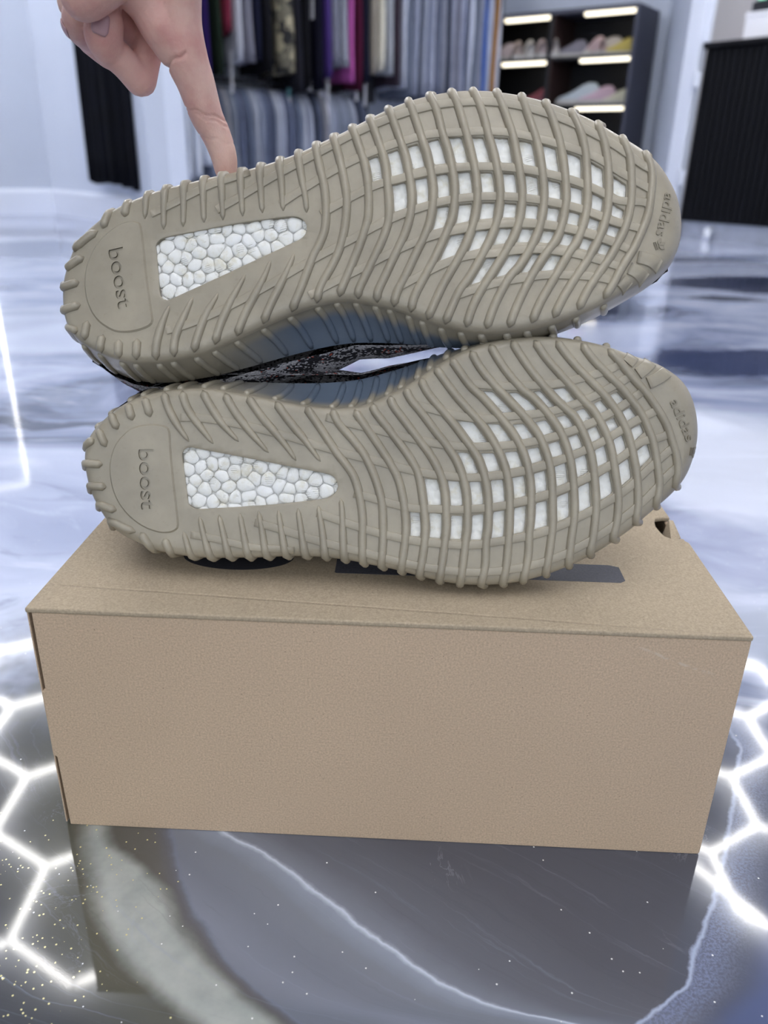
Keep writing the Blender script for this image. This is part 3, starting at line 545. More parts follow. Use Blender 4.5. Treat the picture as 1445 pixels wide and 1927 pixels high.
SHOE_DATA = '''{"windows":[[[-51.6,30.6],[-51.5,30.4],[-50.6,26.2],[-50.0,21.8],[-49.7,17.2],[-45.0,18.6],[-45.1,20.1],[-45.5,25.5],[-45.8,27.9],[-46.0,28.9],[-46.7,31.4],[-46.8,31.8]],[[-41.8,33.1],[-41.7,32.5],[-41.1,30.3],[-40.7,28.7],[-40.3,25.8],[-39.9,20.2],[-39.9,20.1],[-33.8,21.9],[-34.5,26.4],[-35.1,30.1],[-35.4,31.4],[-36.1,33.6],[-36.4,34.5]],[[-31.4,35.6],[-31.2,35.0],[-30.6,33.0],[-30.1,31.0],[-29.4,27.1],[-28.9,23.5],[-23.1,24.7],[-24.0,29.7],[-24.4,31.9],[-24.8,32.9],[-25.7,35.9],[-25.9,36.7]],[[-20.9,37.7],[-20.8,37.2],[-20.0,34.7],[-19.5,33.3],[-18.9,30.5],[-18.0,25.2],[-12.2,25.5],[-12.4,26.8],[-13.4,31.9],[-14.3,35.3],[-15.3,38.6],[-15.3,38.6]],[[-10.2,39.2],[-10.1,38.8],[-9.1,35.7],[-8.1,31.4],[-7.0,25.5],[-7.0,25.4],[-1.0,25.3],[-1.9,30.4],[-2.8,35.1],[-3.7,39.3],[-3.7,39.4]],[[1.7,38.7],[1.9,37.6],[2.8,33.0],[3.8,27.4],[4.2,25.2],[10.4,24.9],[10.2,26.0],[9.2,31.1],[8.4,34.3],[7.5,37.4],[7.4,38.1]],[[12.7,38.0],[12.8,37.7],[13.6,34.7],[14.6,30.7],[15.6,24.8],[15.6,24.5],[21.7,23.9],[21.6,24.7],[20.9,30.1],[20.5,33.6],[20.0,36.7],[19.9,37.2]],[[25.4,36.0],[25.4,35.4],[25.8,32.0],[26.4,27.5],[27.0,23.1],[33.5,21.6],[33.4,22.2],[32.9,27.4],[32.4,31.1],[31.7,34.5],[31.7,34.6]],[[37.2,33.2],[37.4,32.1],[38.0,28.1],[38.5,22.7],[38.7,20.0],[45.0,18.1],[44.7,22.2],[44.4,26.5],[44.0,30.0],[43.8,31.1]],[[49.3,28.9],[49.4,28.4],[49.8,24.3],[50.1,19.0],[50.2,16.4],[56.2,14.1],[56.2,15.9],[56.3,20.6],[56.4,24.6],[56.3,25.8]],[[61.5,23.2],[61.5,22.1],[61.4,17.7],[61.4,12.3],[61.4,11.9],[67.0,9.2],[67.1,10.3],[67.3,14.7],[67.3,18.6],[67.3,19.6]],[[72.5,15.6],[72.5,14.7],[72.2,10.1],[72.0,6.3],[78.1,2.8],[78.3,3.9],[78.7,7.1],[78.8,10.1],[78.8,10.8]],[[-39.7,16.4],[-39.7,15.7],[-39.4,9.4],[-39.4,4.9],[-39.4,2.2],[-33.2,3.9],[-32.8,6.5],[-32.6,11.0],[-33.2,17.3],[-33.2,17.6]],[[-28.2,18.6],[-28.1,17.8],[-27.5,11.0],[-27.7,5.9],[-27.7,5.3],[-22.1,6.7],[-22.0,7.6],[-21.7,13.0],[-22.3,19.4],[-22.3,19.6]],[[-17.2,20.2],[-17.2,20.0],[-16.6,13.1],[-16.8,7.8],[-11.0,8.6],[-10.9,14.1],[-11.4,20.4],[-11.5,20.7]],[[-6.3,21.1],[-6.3,21.0],[-5.8,14.2],[-5.8,8.9],[0.5,9.3],[0.4,14.2],[-0.2,20.2],[-0.3,21.0]],[[5.0,20.3],[5.2,18.7],[5.6,12.4],[5.6,9.4],[11.9,9.3],[11.8,13.5],[11.2,19.6],[11.2,19.7]],[[16.4,19.4],[16.6,18.1],[17.0,11.8],[17.0,9.1],[23.1,8.4],[23.0,12.0],[22.5,18.2],[22.4,18.7]],[[27.7,17.9],[27.8,16.6],[28.2,10.3],[28.1,7.4],[34.0,6.1],[34.1,9.8],[33.9,15.8],[33.9,16.4]],[[39.1,14.8],[39.1,14.0],[39.2,8.0],[39.0,4.9],[45.0,3.5],[45.3,6.8],[45.3,12.4],[45.2,12.9]],[[50.4,11.2],[50.4,10.6],[50.3,4.9],[50.0,2.3],[55.5,0.6],[55.9,3.2],[56.2,8.4],[56.2,9.2]],[[61.2,7.1],[61.2,6.4],[60.8,1.1],[60.4,-1.3],[65.5,-3.3],[65.9,-1.2],[66.5,3.5],[66.6,4.3]],[[71.4,1.1],[71.2,-0.3],[70.4,-4.8],[70.3,-5.2],[75.8,-7.3],[76.0,-6.4],[76.9,-3.2],[77.0,-2.6]],[[-17.3,3.6],[-17.3,3.3],[-18.3,-1.6],[-19.4,-5.8],[-20.5,-8.4],[-14.7,-7.2],[-12.8,-2.7],[-11.7,2.4],[-11.4,3.9]],[[-6.2,4.2],[-6.3,3.5],[-7.4,-2.5],[-8.5,-5.9],[-1.9,-4.9],[-1.1,-1.9],[0.0,3.5],[0.1,4.4]],[[5.3,4.4],[5.1,2.7],[3.9,-3.3],[3.6,-4.3],[10.1,-4.0],[10.7,-1.7],[11.6,3.2],[11.7,4.2]],[[16.7,3.7],[16.6,2.6],[15.6,-2.9],[15.4,-3.9],[21.4,-4.2],[21.8,-2.5],[22.6,2.1],[22.7,3.0]],[[27.8,2.4],[27.6,1.4],[26.7,-3.6],[26.5,-4.8],[32.2,-5.6],[32.6,-3.9],[33.5,0.4],[33.6,1.5]],[[38.6,0.7],[38.5,-0.3],[37.6,-5.0],[37.3,-6.4],[42.6,-7.4],[43.0,-6.0],[44.1,-1.8],[44.3,-0.6]],[[49.2,-2.0],[49.0,-2.9],[48.0,-7.2],[47.6,-8.6],[52.8,-9.9],[53.2,-8.7],[54.3,-4.9],[54.6,-3.7]],[[59.5,-5.3],[59.3,-6.2],[58.0,-10.3],[57.7,-11.3],[62.4,-12.9],[63.2,-10.8],[64.4,-7.4],[64.5,-7.3]],[[69.2,-9.3],[68.9,-10.1],[67.5,-14.0],[67.1,-14.9],[71.5,-16.7],[72.5,-15.0],[74.0,-12.1],[74.2,-11.5]],[[-10.6,-10.6],[-11.0,-11.3],[-13.2,-15.6],[-15.0,-19.3],[-16.8,-22.6],[-17.8,-24.5],[-10.1,-22.5],[-9.8,-22.1],[-6.9,-17.0],[-4.4,-11.7],[-3.8,-10.1]],[[1.8,-9.8],[1.1,-11.7],[-1.4,-17.6],[-2.9,-20.5],[3.3,-19.1],[5.4,-15.4],[8.1,-9.8],[8.2,-9.4]],[[13.8,-9.2],[13.5,-10.0],[11.0,-15.8],[9.9,-17.9],[15.7,-17.3],[17.4,-14.5],[19.7,-9.7],[19.8,-9.4]],[[25.0,-9.9],[25.0,-10.0],[22.8,-15.1],[21.7,-17.1],[27.4,-17.3],[28.6,-15.1],[30.7,-10.7],[30.8,-10.5]],[[35.9,-11.2],[35.4,-12.6],[33.1,-17.6],[33.1,-17.7],[37.6,-18.2],[39.3,-15.9],[40.9,-12.7],[41.2,-12.0]],[[46.2,-13.1],[46.2,-13.2],[44.3,-17.5],[43.3,-19.1],[47.5,-20.1],[48.3,-19.2],[49.3,-17.9],[50.6,-15.2],[51.0,-14.3]],[[55.9,-15.9],[55.8,-16.0],[54.1,-19.6],[53.0,-21.5],[57.1,-22.8],[58.0,-21.2],[59.9,-17.8],[60.2,-17.3]],[[65.2,-18.8],[65.0,-19.1],[63.1,-22.6],[62.1,-24.4],[66.0,-25.7],[66.8,-24.6],[68.0,-22.7],[69.2,-20.7],[69.5,-20.2]],[[7.0,-22.9],[5.6,-25.2],[1.3,-32.0],[-1.9,-36.7],[-2.6,-37.5],[2.7,-36.3],[4.2,-34.1],[7.5,-29.6],[11.1,-24.3],[12.1,-22.8]],[[18.3,-22.7],[18.0,-23.2],[14.0,-29.1],[10.5,-34.2],[10.4,-34.4],[15.2,-33.5],[16.2,-32.4],[18.4,-30.2],[20.4,-28.2],[23.1,-24.2],[24.2,-22.6]],[[30.3,-22.5],[29.7,-23.4],[26.2,-28.8],[23.4,-32.5],[23.1,-32.8],[26.9,-32.6],[27.8,-31.2],[30.3,-27.4],[33.0,-23.7],[33.7,-22.7]],[[39.6,-23.6],[39.4,-23.8],[37.0,-26.8],[34.5,-30.4],[33.2,-32.3],[39.5,-32.1],[39.6,-31.9],[41.7,-28.6],[44.0,-25.0],[44.4,-24.4]]],"outline":[[106.7,-11.5],[106.4,3.8],[101.9,16.0],[95.9,25.4],[85.8,33.7],[73.2,41.3],[60.3,48.6],[46.9,54.6],[34.2,58.9],[21.7,61.9],[9.2,63.8],[-2.3,64.3],[-13.6,63.4],[-24.9,61.5],[-35.7,58.6],[-46.0,54.5],[-55.6,50.2],[-65.2,45.9],[-74.8,42.5],[-84.1,38.8],[-94.1,35.7],[-104.1,33.2],[-114.4,31.3],[-125.0,30.0],[-135.1,28.9],[-145.3,27.3],[-155.5,25.9],[-165.9,24.0],[-176.6,21.0],[-187.5,17.2],[-198.5,10.7],[-206.2,5.1],[-211.6,-1.1],[-215.5,-9.7],[-218.7,-19.2],[-219.4,-28.1],[-219.0,-37.4],[-217.1,-44.1],[-213.3,-50.2],[-208.7,-54.2],[-198.4,-60.4],[-188.8,-64.4],[-177.1,-66.2],[-168.0,-66.5],[-155.9,-65.5],[-143.8,-63.6],[-131.8,-59.5],[-119.8,-55.1],[-106.6,-49.9],[-95.9,-46.2],[-84.1,-42.8],[-75.4,-41.1],[-66.7,-40.5],[-60.9,-41.5],[-52.4,-43.5],[-43.9,-46.0],[-35.5,-49.1],[-27.2,-53.0],[-18.9,-56.6],[-10.5,-59.1],[-2.2,-61.0],[9.3,-61.8],[17.7,-61.6],[28.9,-60.5],[40.1,-58.2],[51.5,-54.8],[62.9,-50.3],[77.1,-43.2],[89.3,-36.6],[96.0,-31.1],[102.8,-23.7]],"wedge":[[-164.7,-3.8],[-161.4,-1.8],[-148.9,-0.3],[-134.5,1.2],[-120.2,2.6],[-103.3,3.5],[-93.5,3.9],[-89.9,3.5],[-87.2,2.1],[-85.3,-0.1],[-84.8,-2.6],[-85.5,-5.6],[-87.8,-7.9],[-92.6,-10.0],[-106.8,-15.3],[-124.0,-21.8],[-141.4,-28.2],[-154.8,-33.1],[-158.3,-34.5],[-161.2,-34.8],[-163.4,-33.3],[-164.5,-30.7],[-165.0,-19.2],[-165.7,-7.9],[-165.8,-5.3]],"disc":[[-177.0,8.5],[-174.1,7.4],[-172.6,5.0],[-171.7,-4.6],[-170.8,-18.7],[-169.3,-34.3],[-168.1,-43.4],[-168.5,-46.7],[-171.2,-48.8],[-176.8,-50.4],[-182.6,-50.9],[-188.5,-50.2],[-192.8,-48.2],[-198.0,-44.4],[-201.7,-39.6],[-204.5,-33.2],[-205.7,-26.0],[-205.5,-18.9],[-203.8,-11.9],[-200.3,-5.1],[-195.6,0.5],[-190.4,4.6],[-184.7,7.5],[-180.5,8.5]],"ribs":[[[89.9,26.9],[91.9,20.4],[92.2,13.0],[90.9,4.6],[89.0,-4.7],[85.8,-12.5],[80.8,-22.3],[75.8,-29.6],[71.9,-35.7],[68.7,-41.3],[64.2,-47.8]],[[78.3,35.5],[81.3,25.3],[81.4,13.6],[81.0,4.8],[79.1,-4.9],[76.3,-13.1],[71.8,-21.2],[68.3,-26.9],[62.3,-34.8],[55.7,-44.0],[51.0,-53.0]],[[66.1,43.1],[68.7,33.1],[69.8,22.7],[69.7,11.8],[68.4,-1.5],[65.6,-11.8],[60.9,-21.4],[55.3,-30.0],[48.8,-38.8],[42.8,-48.1],[38.5,-56.4]],[[52.8,49.8],[56.6,39.8],[58.7,28.6],[58.8,17.6],[58.4,3.0],[56.0,-8.2],[51.9,-18.4],[48.2,-23.3],[42.4,-32.3],[37.1,-40.5],[31.7,-49.2],[27.4,-58.5]],[[39.8,54.9],[43.3,44.8],[46.1,33.1],[47.3,22.4],[47.8,6.7],[45.9,-5.2],[42.1,-16.2],[35.8,-24.1],[29.1,-33.9],[23.7,-43.1],[18.8,-53.1],[16.0,-60.2]],[[27.7,58.9],[30.6,48.1],[33.9,36.4],[35.6,26.2],[36.7,9.8],[35.4,-3.0],[31.7,-14.7],[23.2,-28.7],[17.4,-34.9],[12.0,-43.3],[7.6,-52.3],[4.7,-60.2]],[[15.2,61.7],[18.4,52.0],[22.2,38.6],[23.6,28.9],[25.6,12.1],[24.6,-1.5],[20.5,-14.0],[10.7,-29.4],[2.5,-41.2],[-2.5,-50.4],[-5.4,-58.8]],[[3.2,62.8],[7.5,50.9],[9.8,39.2],[12.0,30.2],[14.4,13.6],[13.5,-0.6],[8.7,-14.6],[-2.0,-32.4],[-8.2,-40.6],[-13.0,-49.8],[-16.1,-56.6]],[[-7.9,62.9],[-4.7,54.4],[-1.8,42.7],[0.6,30.8],[3.0,14.3],[1.9,-0.7],[-3.7,-16.5],[-11.6,-29.5],[-16.4,-37.1],[-21.3,-46.5],[-24.9,-53.6]],[[-19.2,61.8],[-15.5,52.1],[-13.2,40.5],[-10.6,30.9],[-8.3,14.2],[-9.9,-1.8],[-15.5,-14.4],[-20.3,-23.7],[-26.9,-34.6],[-31.2,-42.5],[-33.1,-49.4]],[[-29.9,59.7],[-26.3,47.6],[-22.9,35.3],[-21.4,30.1],[-19.2,13.0],[-20.8,-1.0],[-24.2,-10.5],[-29.8,-20.9],[-35.8,-32.4],[-40.0,-39.7],[-41.7,-46.1]],[[-40.5,56.4],[-37.1,46.0],[-33.7,34.3],[-32.2,28.4],[-30.1,11.0],[-31.4,-0.3],[-34.9,-10.3],[-39.8,-19.6],[-45.9,-31.2],[-49.5,-38.3],[-50.1,-43.3]],[[-50.4,52.1],[-46.4,40.3],[-43.9,31.0],[-42.9,25.7],[-42.0,9.5],[-42.4,-1.3],[-45.6,-10.7],[-51.2,-21.7],[-56.6,-31.6],[-59.4,-37.1],[-59.6,-40.9]],[[-59.6,48.1],[-55.2,34.1],[-52.8,23.1],[-52.2,10.9],[-53.1,-0.6],[-57.0,-11.7],[-62.6,-24.3],[-67.6,-34.6],[-69.6,-39.2]],[[-69.4,43.6],[-66.2,30.7],[-63.9,16.3],[-63.5,9.5],[-64.7,-1.9],[-67.9,-14.1],[-72.4,-23.1],[-78.6,-33.3],[-81.4,-41.5]],[[-78.7,40.2],[-77.2,30.4],[-74.8,17.1],[-74.4,5.6],[-75.5,-4.5],[-78.9,-12.4],[-82.6,-19.1],[-88.9,-33.4],[-94.6,-45.2]],[[-88.1,37.0],[-86.6,24.9],[-84.8,11.7],[-84.5,5.0]],[[-98.0,33.9],[-97.0,21.2],[-96.7,6.8]],[[-108.3,31.8],[-108.1,19.9],[-107.7,6.6]],[[-118.6,29.9],[-118.4,15.5],[-118.2,5.8]],[[-129.0,28.6],[-128.7,15.8],[-128.8,4.6]],[[-138.7,27.2],[-138.9,14.5],[-138.9,4.2]],[[-149.1,25.6],[-149.6,13.7],[-150.3,3.0]],[[-159.3,24.5],[-160.3,13.4],[-160.9,2.4]],[[-169.7,22.5],[-170.3,14.9],[-171.0,8.8]]],"mribs":[[[-91.6,-15.6],[-97.2,-26.8],[-104.4,-39.5],[-109.9,-50.4]],[[-104.2,-18.1],[-109.6,-29.5],[-117.8,-43.0],[-124.0,-55.8]],[[-117.9,-24.6],[-125.1,-36.1],[-131.8,-48.7],[-135.8,-59.6]],[[-132.7,-33.1],[-140.2,-44.8],[-144.9,-55.9],[-147.2,-63.0]],[[-146.4,-34.3],[-152.1,-45.1],[-156.7,-55.1],[-158.1,-64.7]],[[-159.1,-37.6],[-163.6,-47.1],[-166.8,-57.0],[-167.8,-65.8]]],"hribs":[[[-180.6,18.1],[-181.5,14.0],[-182.1,10.9]],[[-191.2,13.7],[-193.2,9.1],[-194.4,5.8]],[[-209.7,-3.2],[-203.6,1.4],[-197.2,4.9]],[[-214.3,-13.1],[-210.3,-10.5],[-205.4,-8.3]],[[-217.6,-23.6],[-213.1,-22.6],[-208.6,-21.5]],[[-218.1,-35.9],[-213.1,-34.8],[-208.2,-33.8]],[[-215.2,-45.8],[-212.5,-46.9],[-210.2,-47.9]],[[-204.4,-42.6],[-205.8,-47.9],[-206.8,-52.9]],[[-196.2,-50.5],[-197.7,-55.8],[-198.4,-60.0]],[[-187.4,-53.9],[-187.8,-59.0],[-188.2,-63.5]],[[-177.4,-54.0],[-177.9,-59.6],[-178.7,-64.9]]],"bars":[[[91.5,18.4],[86.6,21.5],[74.8,30.8],[62.2,38.5],[49.6,45.2],[36.8,50.2],[23.5,54.2],[10.7,56.2],[-0.7,56.6],[-12.0,56.2],[-22.1,54.8],[-32.9,52.4],[-43.2,49.2],[-54.1,45.4],[-63.5,41.6],[-72.8,37.2],[-82.2,33.1],[-92.2,28.8],[-102.8,24.1],[-112.9,19.0],[-123.4,13.9],[-131.8,10.2]],[[91.6,7.4],[86.8,10.3],[75.7,17.2],[64.2,25.0],[52.7,30.0],[40.0,34.4],[27.2,38.1],[15.6,40.3],[4.6,41.0],[-6.9,40.9],[-18.8,40.8],[-28.9,39.1],[-39.8,36.4],[-50.7,33.2],[-59.9,29.7],[-69.9,25.4],[-80.4,20.1],[-91.0,14.4],[-98.0,10.5]],[[90.0,-0.4],[85.7,1.4],[74.1,2.2],[64.1,7.8],[53.2,12.8],[41.9,16.5],[30.3,19.5],[18.8,21.5],[7.5,22.5],[-3.9,22.8],[-15.0,22.1],[-25.7,20.9],[-36.5,18.7],[-47.4,16.6],[-58.1,12.4],[-69.0,7.4],[-77.1,3.6]],[[85.9,-13.1],[82.2,-11.9],[71.8,-8.8],[62.2,-4.5],[52.3,-0.7],[41.6,2.2],[30.6,4.6],[19.6,6.2],[8.3,7.0],[-3.5,6.9],[-14.6,5.8],[-24.8,3.5],[-36.2,0.2],[-48.2,-4.3],[-60.9,-10.2],[-75.6,-16.5],[-90.2,-23.4],[-103.8,-30.2],[-122.2,-38.5],[-136.0,-44.0],[-150.4,-48.7],[-161.3,-50.9]],[[78.3,-23.4],[67.9,-18.3],[58.7,-14.8],[49.2,-11.8],[38.9,-9.5],[28.2,-8.0],[16.9,-7.4],[5.4,-7.8],[-7.2,-9.3],[-18.1,-11.1],[-30.6,-14.7],[-43.8,-19.8],[-58.8,-26.5],[-72.8,-32.4],[-84.8,-37.9]],[[73.0,-31.9],[61.9,-28.0],[53.2,-25.2],[43.6,-23.0],[33.0,-21.4],[21.7,-21.3],[9.6,-22.3],[-3.5,-22.9],[-16.0,-26.5],[-29.1,-32.2],[-37.4,-36.1]],[[68.3,-38.9],[65.0,-37.8],[56.1,-36.2],[46.2,-35.2],[35.1,-34.7],[22.9,-35.9],[10.6,-37.5],[1.1,-39.7],[-9.4,-42.7]],[[-113.5,28.4],[-123.2,25.9],[-133.4,23.7],[-144.3,19.7],[-155.2,15.3],[-167.3,11.1]]],"text":{"boost0":[-191.3,-6.4],"boost1":[-186.7,-38.1],"ad0":[98.7,6.2],"ad1":[92.3,-16.0],"tre":[91.1,-21.5]},"pads":[[[82.4,-27.3],[88.2,-29.1],[94.0,-32.0]],[[77.7,-32.9],[81.9,-35.2],[86.3,-38.4]],[[73.1,-39.0],[75.4,-41.0],[78.0,-43.3]]],"g":[0.0016547642470010296,-0.003095726922411312,-0.0028034931708217758,-0.004278641023149168,-0.003719103736942531,-0.0008824381936683099,-0.0007581226440165816,-0.001207460968906889,-0.001961468811926483],"OT":[0.04132597161290135,0.4308936636424119,0.3286679613971754],"OB":[0.0590891944676536,0.38773368211692566,0.20977736920882736],"RT":[[0.995579499352264,-0.06372183646324121,-0.06899991324085404],[-0.036599132417071426,0.41336962621706835,-0.9098274867398985],[0.08649834666518842,0.908330930706906,0.40921016158604345]],"RB":[[0.981269532554408,-0.18787735616017673,-0.04256998382320931],[0.02661356794462226,0.3510761178885596,-0.9359686305905393],[0.19079261642344333,0.9173045614682873,0.34950038487494756]]}'''

# ------------------------------------------------------------------ shoes
def foam_material():
    k = NT('bead_foam'); P = k.coord()
    vo = k.n('ShaderNodeTexVoronoi'); k.L.new(P, vo.inputs['Vector']); vo.inputs['Scale'].default_value = 165
    sc = k.n('ShaderNodeSeparateColor'); k.L.new(vo.outputs['Color'], sc.inputs[0])
    wv = k.n('ShaderNodeTexWave'); k.L.new(k.mapping(P, (1, 1, 1), (0, 0, 1.35)), wv.inputs['Vector']); wv.inputs['Scale'].default_value = 330; wv.inputs['Distortion'].default_value = 0.6; wv.inputs['Detail'].default_value = 1
    msk = k.math('MULTIPLY', k.math('LESS_THAN', sc.outputs[0], 0.22), k.math('LESS_THAN', vo.outputs['Distance'], 0.42))
    fine = k.noise(P, 2600, 3, 0.7)
    h = k.math('ADD', k.math('MULTIPLY', k.math('MULTIPLY', wv.outputs['Fac'], msk), 0.00032), k.math('MULTIPLY', fine, 0.00022))
    b = k.n('ShaderNodeBump'); k.L.new(h, b.inputs['Height']); b.inputs['Strength'].default_value = 0.9; b.inputs['Distance'].default_value = 1.0
    dirt = k.noise(P, 95, 5, 0.7)
    col = k.ramp(dirt, [(0.30, lin(222, 216, 196)), (0.46, lin(240, 239, 232)), (0.7, lin(246, 246, 243))])
    col = k.mix(k.math('MULTIPLY', k.math('MULTIPLY', msk, wv.outputs['Fac']), 0.14), col, lin(190, 180, 150))
    k.set(color=col, rough=0.6, normal=b.outputs[0], sss=0.3, sssr=(1, 1, 1), ssss=0.002)
    return k.m
def rubber_material(name, c, blue=False):
    k = NT(name); P = k.coord()
    n1 = k.noise(P, 26, 4, 0.6); n2 = k.noise(P, 320, 4, 0.7); n3 = k.noise(P, 7, 2)
    d = tuple(x * 0.84 for x in c[:3]) + (1,); l = tuple(min(1, x * 1.12) for x in c[:3]) + (1,)
    col = k.ramp(n1, [(0.32, d), (0.68, l)])
    col = k.mix(k.maprange(n2, 0.55, 0.75, 0, 0.16), col, lin(112, 102, 84))
    if blue:
        sep = k.n('ShaderNodeSeparateXYZ'); k.L.new(P, sep.inputs[0])
        m = k.math('MULTIPLY', k.maprange(sep.outputs[0], -0.15, -0.09), k.maprange(sep.outputs[0], 0.03, -0.01))
        m = k.math('MULTIPLY', m, k.maprange(sep.outputs[1], 0.02, -0.01))
        m = k.math('MULTIPLY', m, k.maprange(sep.outputs[2], -0.007, -0.014))
        col = k.mix(k.math('MULTIPLY', m, 0.9), col, lin(86, 102, 122))
    b = k.bump(k.math('ADD', k.math('MULTIPLY', n2, 0.5), n1), 0.12, 0.0004)
    k.set(color=col, rough=0.36, normal=b, spec=0.6, sss=0.12, sssr=(1.0, 0.85, 0.6), ssss=0.0025, coat=0.0)
    return k.m
def knit_material():
    k = NT('knit_upper'); P = k.coord()
    q = k.mapping(P, (1, 1, 1.0), (0, 0, 0.5))
    vo = k.n('ShaderNodeTexVoronoi'); k.L.new(q, vo.inputs['Vector']); vo.inputs['Scale'].default_value = 820
    sc = k.n('ShaderNodeSeparateColor'); k.L.new(vo.outputs['Color'], sc.inputs[0])
    sep = k.n('ShaderNodeSeparateXYZ'); k.L.new(P, sep.inputs[0])
    band = k.math('ADD', k.math('ADD', sep.outputs[2], k.math('MULTIPLY', sep.outputs[0], -0.12)), k.math('MULTIPLY', k.math('SUBTRACT', k.noise(P, 40, 3), 0.5), 0.03))
    pale = k.maprange(k.math('SINE', k.math('MULTIPLY', band, 330.0)), -0.1, 0.7)
    thr = k.math('ADD', 0.22, k.math('MULTIPLY', pale, 0.62))
    isp = k.math('LESS_THAN', sc.outputs[0], thr)
    col = k.mix(isp, lin(46, 45, 50), lin(186, 184, 188))
    om = k.math('MULTIPLY', k.math('GREATER_THAN', sc.outputs[1], 0.93), k.maprange(pale, 0.5, 0.1))
    om = k.math('MULTIPLY', om, k.math('GREATER_THAN', k.noise(P, 50, 2), 0.5))
    col = k.mix(om, col, lin(196, 92, 72))
    h = k.math('MULTIPLY', k.math('SUBTRACT', 1.0, vo.outputs['Distance']), 0.0009)
    b = k.n('ShaderNodeBump'); k.L.new(h, b.inputs['Height']); b.inputs['Strength'].default_value = 1.0; b.inputs['Distance'].default_value = 1.0
    k.set(color=col, rough=0.9, normal=b.outputs[0], spec=0.2)
    return k.m
M['foam'] = foam_material()
M['rubber'] = rubber_material('stone_rubber', lin(158, 149, 130))
M['rubber_side'] = rubber_material('stone_rubber_side', lin(157, 149, 131), True)
M['knit'] = knit_material()
M['grime'] = plain('grimy_rubber', lin(98, 90, 73), 0.6)  # darker tone on floors and walls of the engraved letters
M['worn'] = plain('worn_rubber', lin(138, 130, 113), 0.5)  # slightly darker tone for the raised toe lettering and emblem
M['lining'] = plain('dark_lining', lin(38, 38, 42), 0.9)
M['tape'] = plain('white_tab', lin(235, 235, 238), 0.6)

SD = json.loads(SHOE_DATA)
GC = np.array(SD['g'])
def G(u, v):
    a = np.asarray(u, float) / 0.1; b = np.asarray(v, float) / 0.1
    return GC[0] + GC[1] * a + GC[2] * b + GC[3] * a * a + GC[4] * a * b + GC[5] * b * b + GC[6] * a ** 3 + GC[7] * a * a * b + GC[8] * a * b * b
mm = lambda k: np.array(SD[k]) / 1000.0
OL = resample_loop(smooth_loop(mm('outline'), 5), 300)
for _ in range(3): OL = 0.25 * np.roll(OL, 1, 0) + 0.5 * OL + 0.25 * np.roll(OL, -1, 0)
if ((OL[:, 0] * np.roll(OL[:, 1], -1) - np.roll(OL[:, 0], -1) * OL[:, 1]).sum()) < 0: OL = OL[::-1].copy()
NO = len(OL)
tang = np.roll(OL, -1, 0) - np.roll(OL, 1, 0); tang /= np.linalg.norm(tang, axis=1)[:, None]
ONRM = np.stack([tang[:, 1], -tang[:, 0]], 1)            # outward
OL = OL + ONRM * (0.0004 + 0.0016 * np.clip((OL[:, 0] - 0.08) / 0.02, 0, 1))[:, None]
def rollr(u): return 0.0050 + 0.0060 * np.clip((np.asarray(u) - 0.066) / 0.036, 0, 1) ** 1.3
SEG_A, SEG_B = OL, np.roll(OL, -1, 0)
def surf(uv):
    uv = np.atleast_2d(uv); d, i = seg_dist(uv, SEG_A, SEG_B); ins = inside(uv, OL); d = np.where(ins, d, 0)
    r = rollr(uv[:, 0]); x = np.clip(r - d, 0, r)
    n = G(uv[:, 0], uv[:, 1]) - (r - np.sqrt(np.maximum(r * r - x * x, 0)))
    return np.c_[uv, n]
def surf_nrm(uv, e=0.0006):
    uv = np.atleast_2d(uv); a = surf(uv + [e, 0]) - surf(uv - [e, 0]); b = surf(uv + [0, e]) - surf(uv - [0, e])
    n = np.cross(a, b); n /= np.linalg.norm(n, axis=1)[:, None] + 1e-12
    return n
# ---- side wall: from the crease (outline) to the top line of the midsole
UH, UT = OL[:, 0].min(), OL[:, 0].max()
def hull_v(sign):
    pts = sorted((p for p in (OL * [1, sign]).tolist()), key=lambda p: p[0]); h = []
    for p in pts:
        while len(h) >= 2 and (h[-1][0] - h[-2][0]) * (p[1] - h[-2][1]) - (h[-1][1] - h[-2][1]) * (p[0] - h[-2][0]) >= 0: h.pop()
        h.append(p)
    return np.array(h)
HU, HL = hull_v(1), hull_v(-1)
def wall_depth(u): return np.interp(u, [UH, UH + 0.03, -0.10, -0.02, 0.05, UT - 0.02, UT], [0.034, 0.033, 0.030, 0.026, 0.023, 0.021, 0.020])
TOPL = OL.copy()
fl_ = np.interp(OL[:, 0], [UH, UH + 0.04, -0.10, -0.03, 0.03, 0.08, UT], [0.0055, 0.0055, 0.004, 0.003, 0.002, 0.0015, 0.0])
lat = OL[:, 1] > 0
hv = np.where(lat, np.interp(OL[:, 0], HU[:, 0], HU[:, 1]), -np.interp(OL[:, 0], HL[:, 0], HL[:, 1]))
TOPL[:, 1] = OL[:, 1] + ARCH_FLARE * (hv - OL[:, 1]) * np.where(lat, 0.0, 1.0)
TOPL = TOPL + ONRM * np.where(lat, -0.0035 * np.clip((OL[:, 1] - 0.008) / 0.02, 0, 1) + fl_ * np.clip((0.028 - OL[:, 1]) / 0.02, 0, 1), fl_)[:, None]
for _ in range(4): TOPL = 0.25 * np.roll(TOPL, 1, 0) + 0.5 * TOPL + 0.25 * np.roll(TOPL, -1, 0)
AR = np.linalg.norm(TOPL - OL, axis=1)
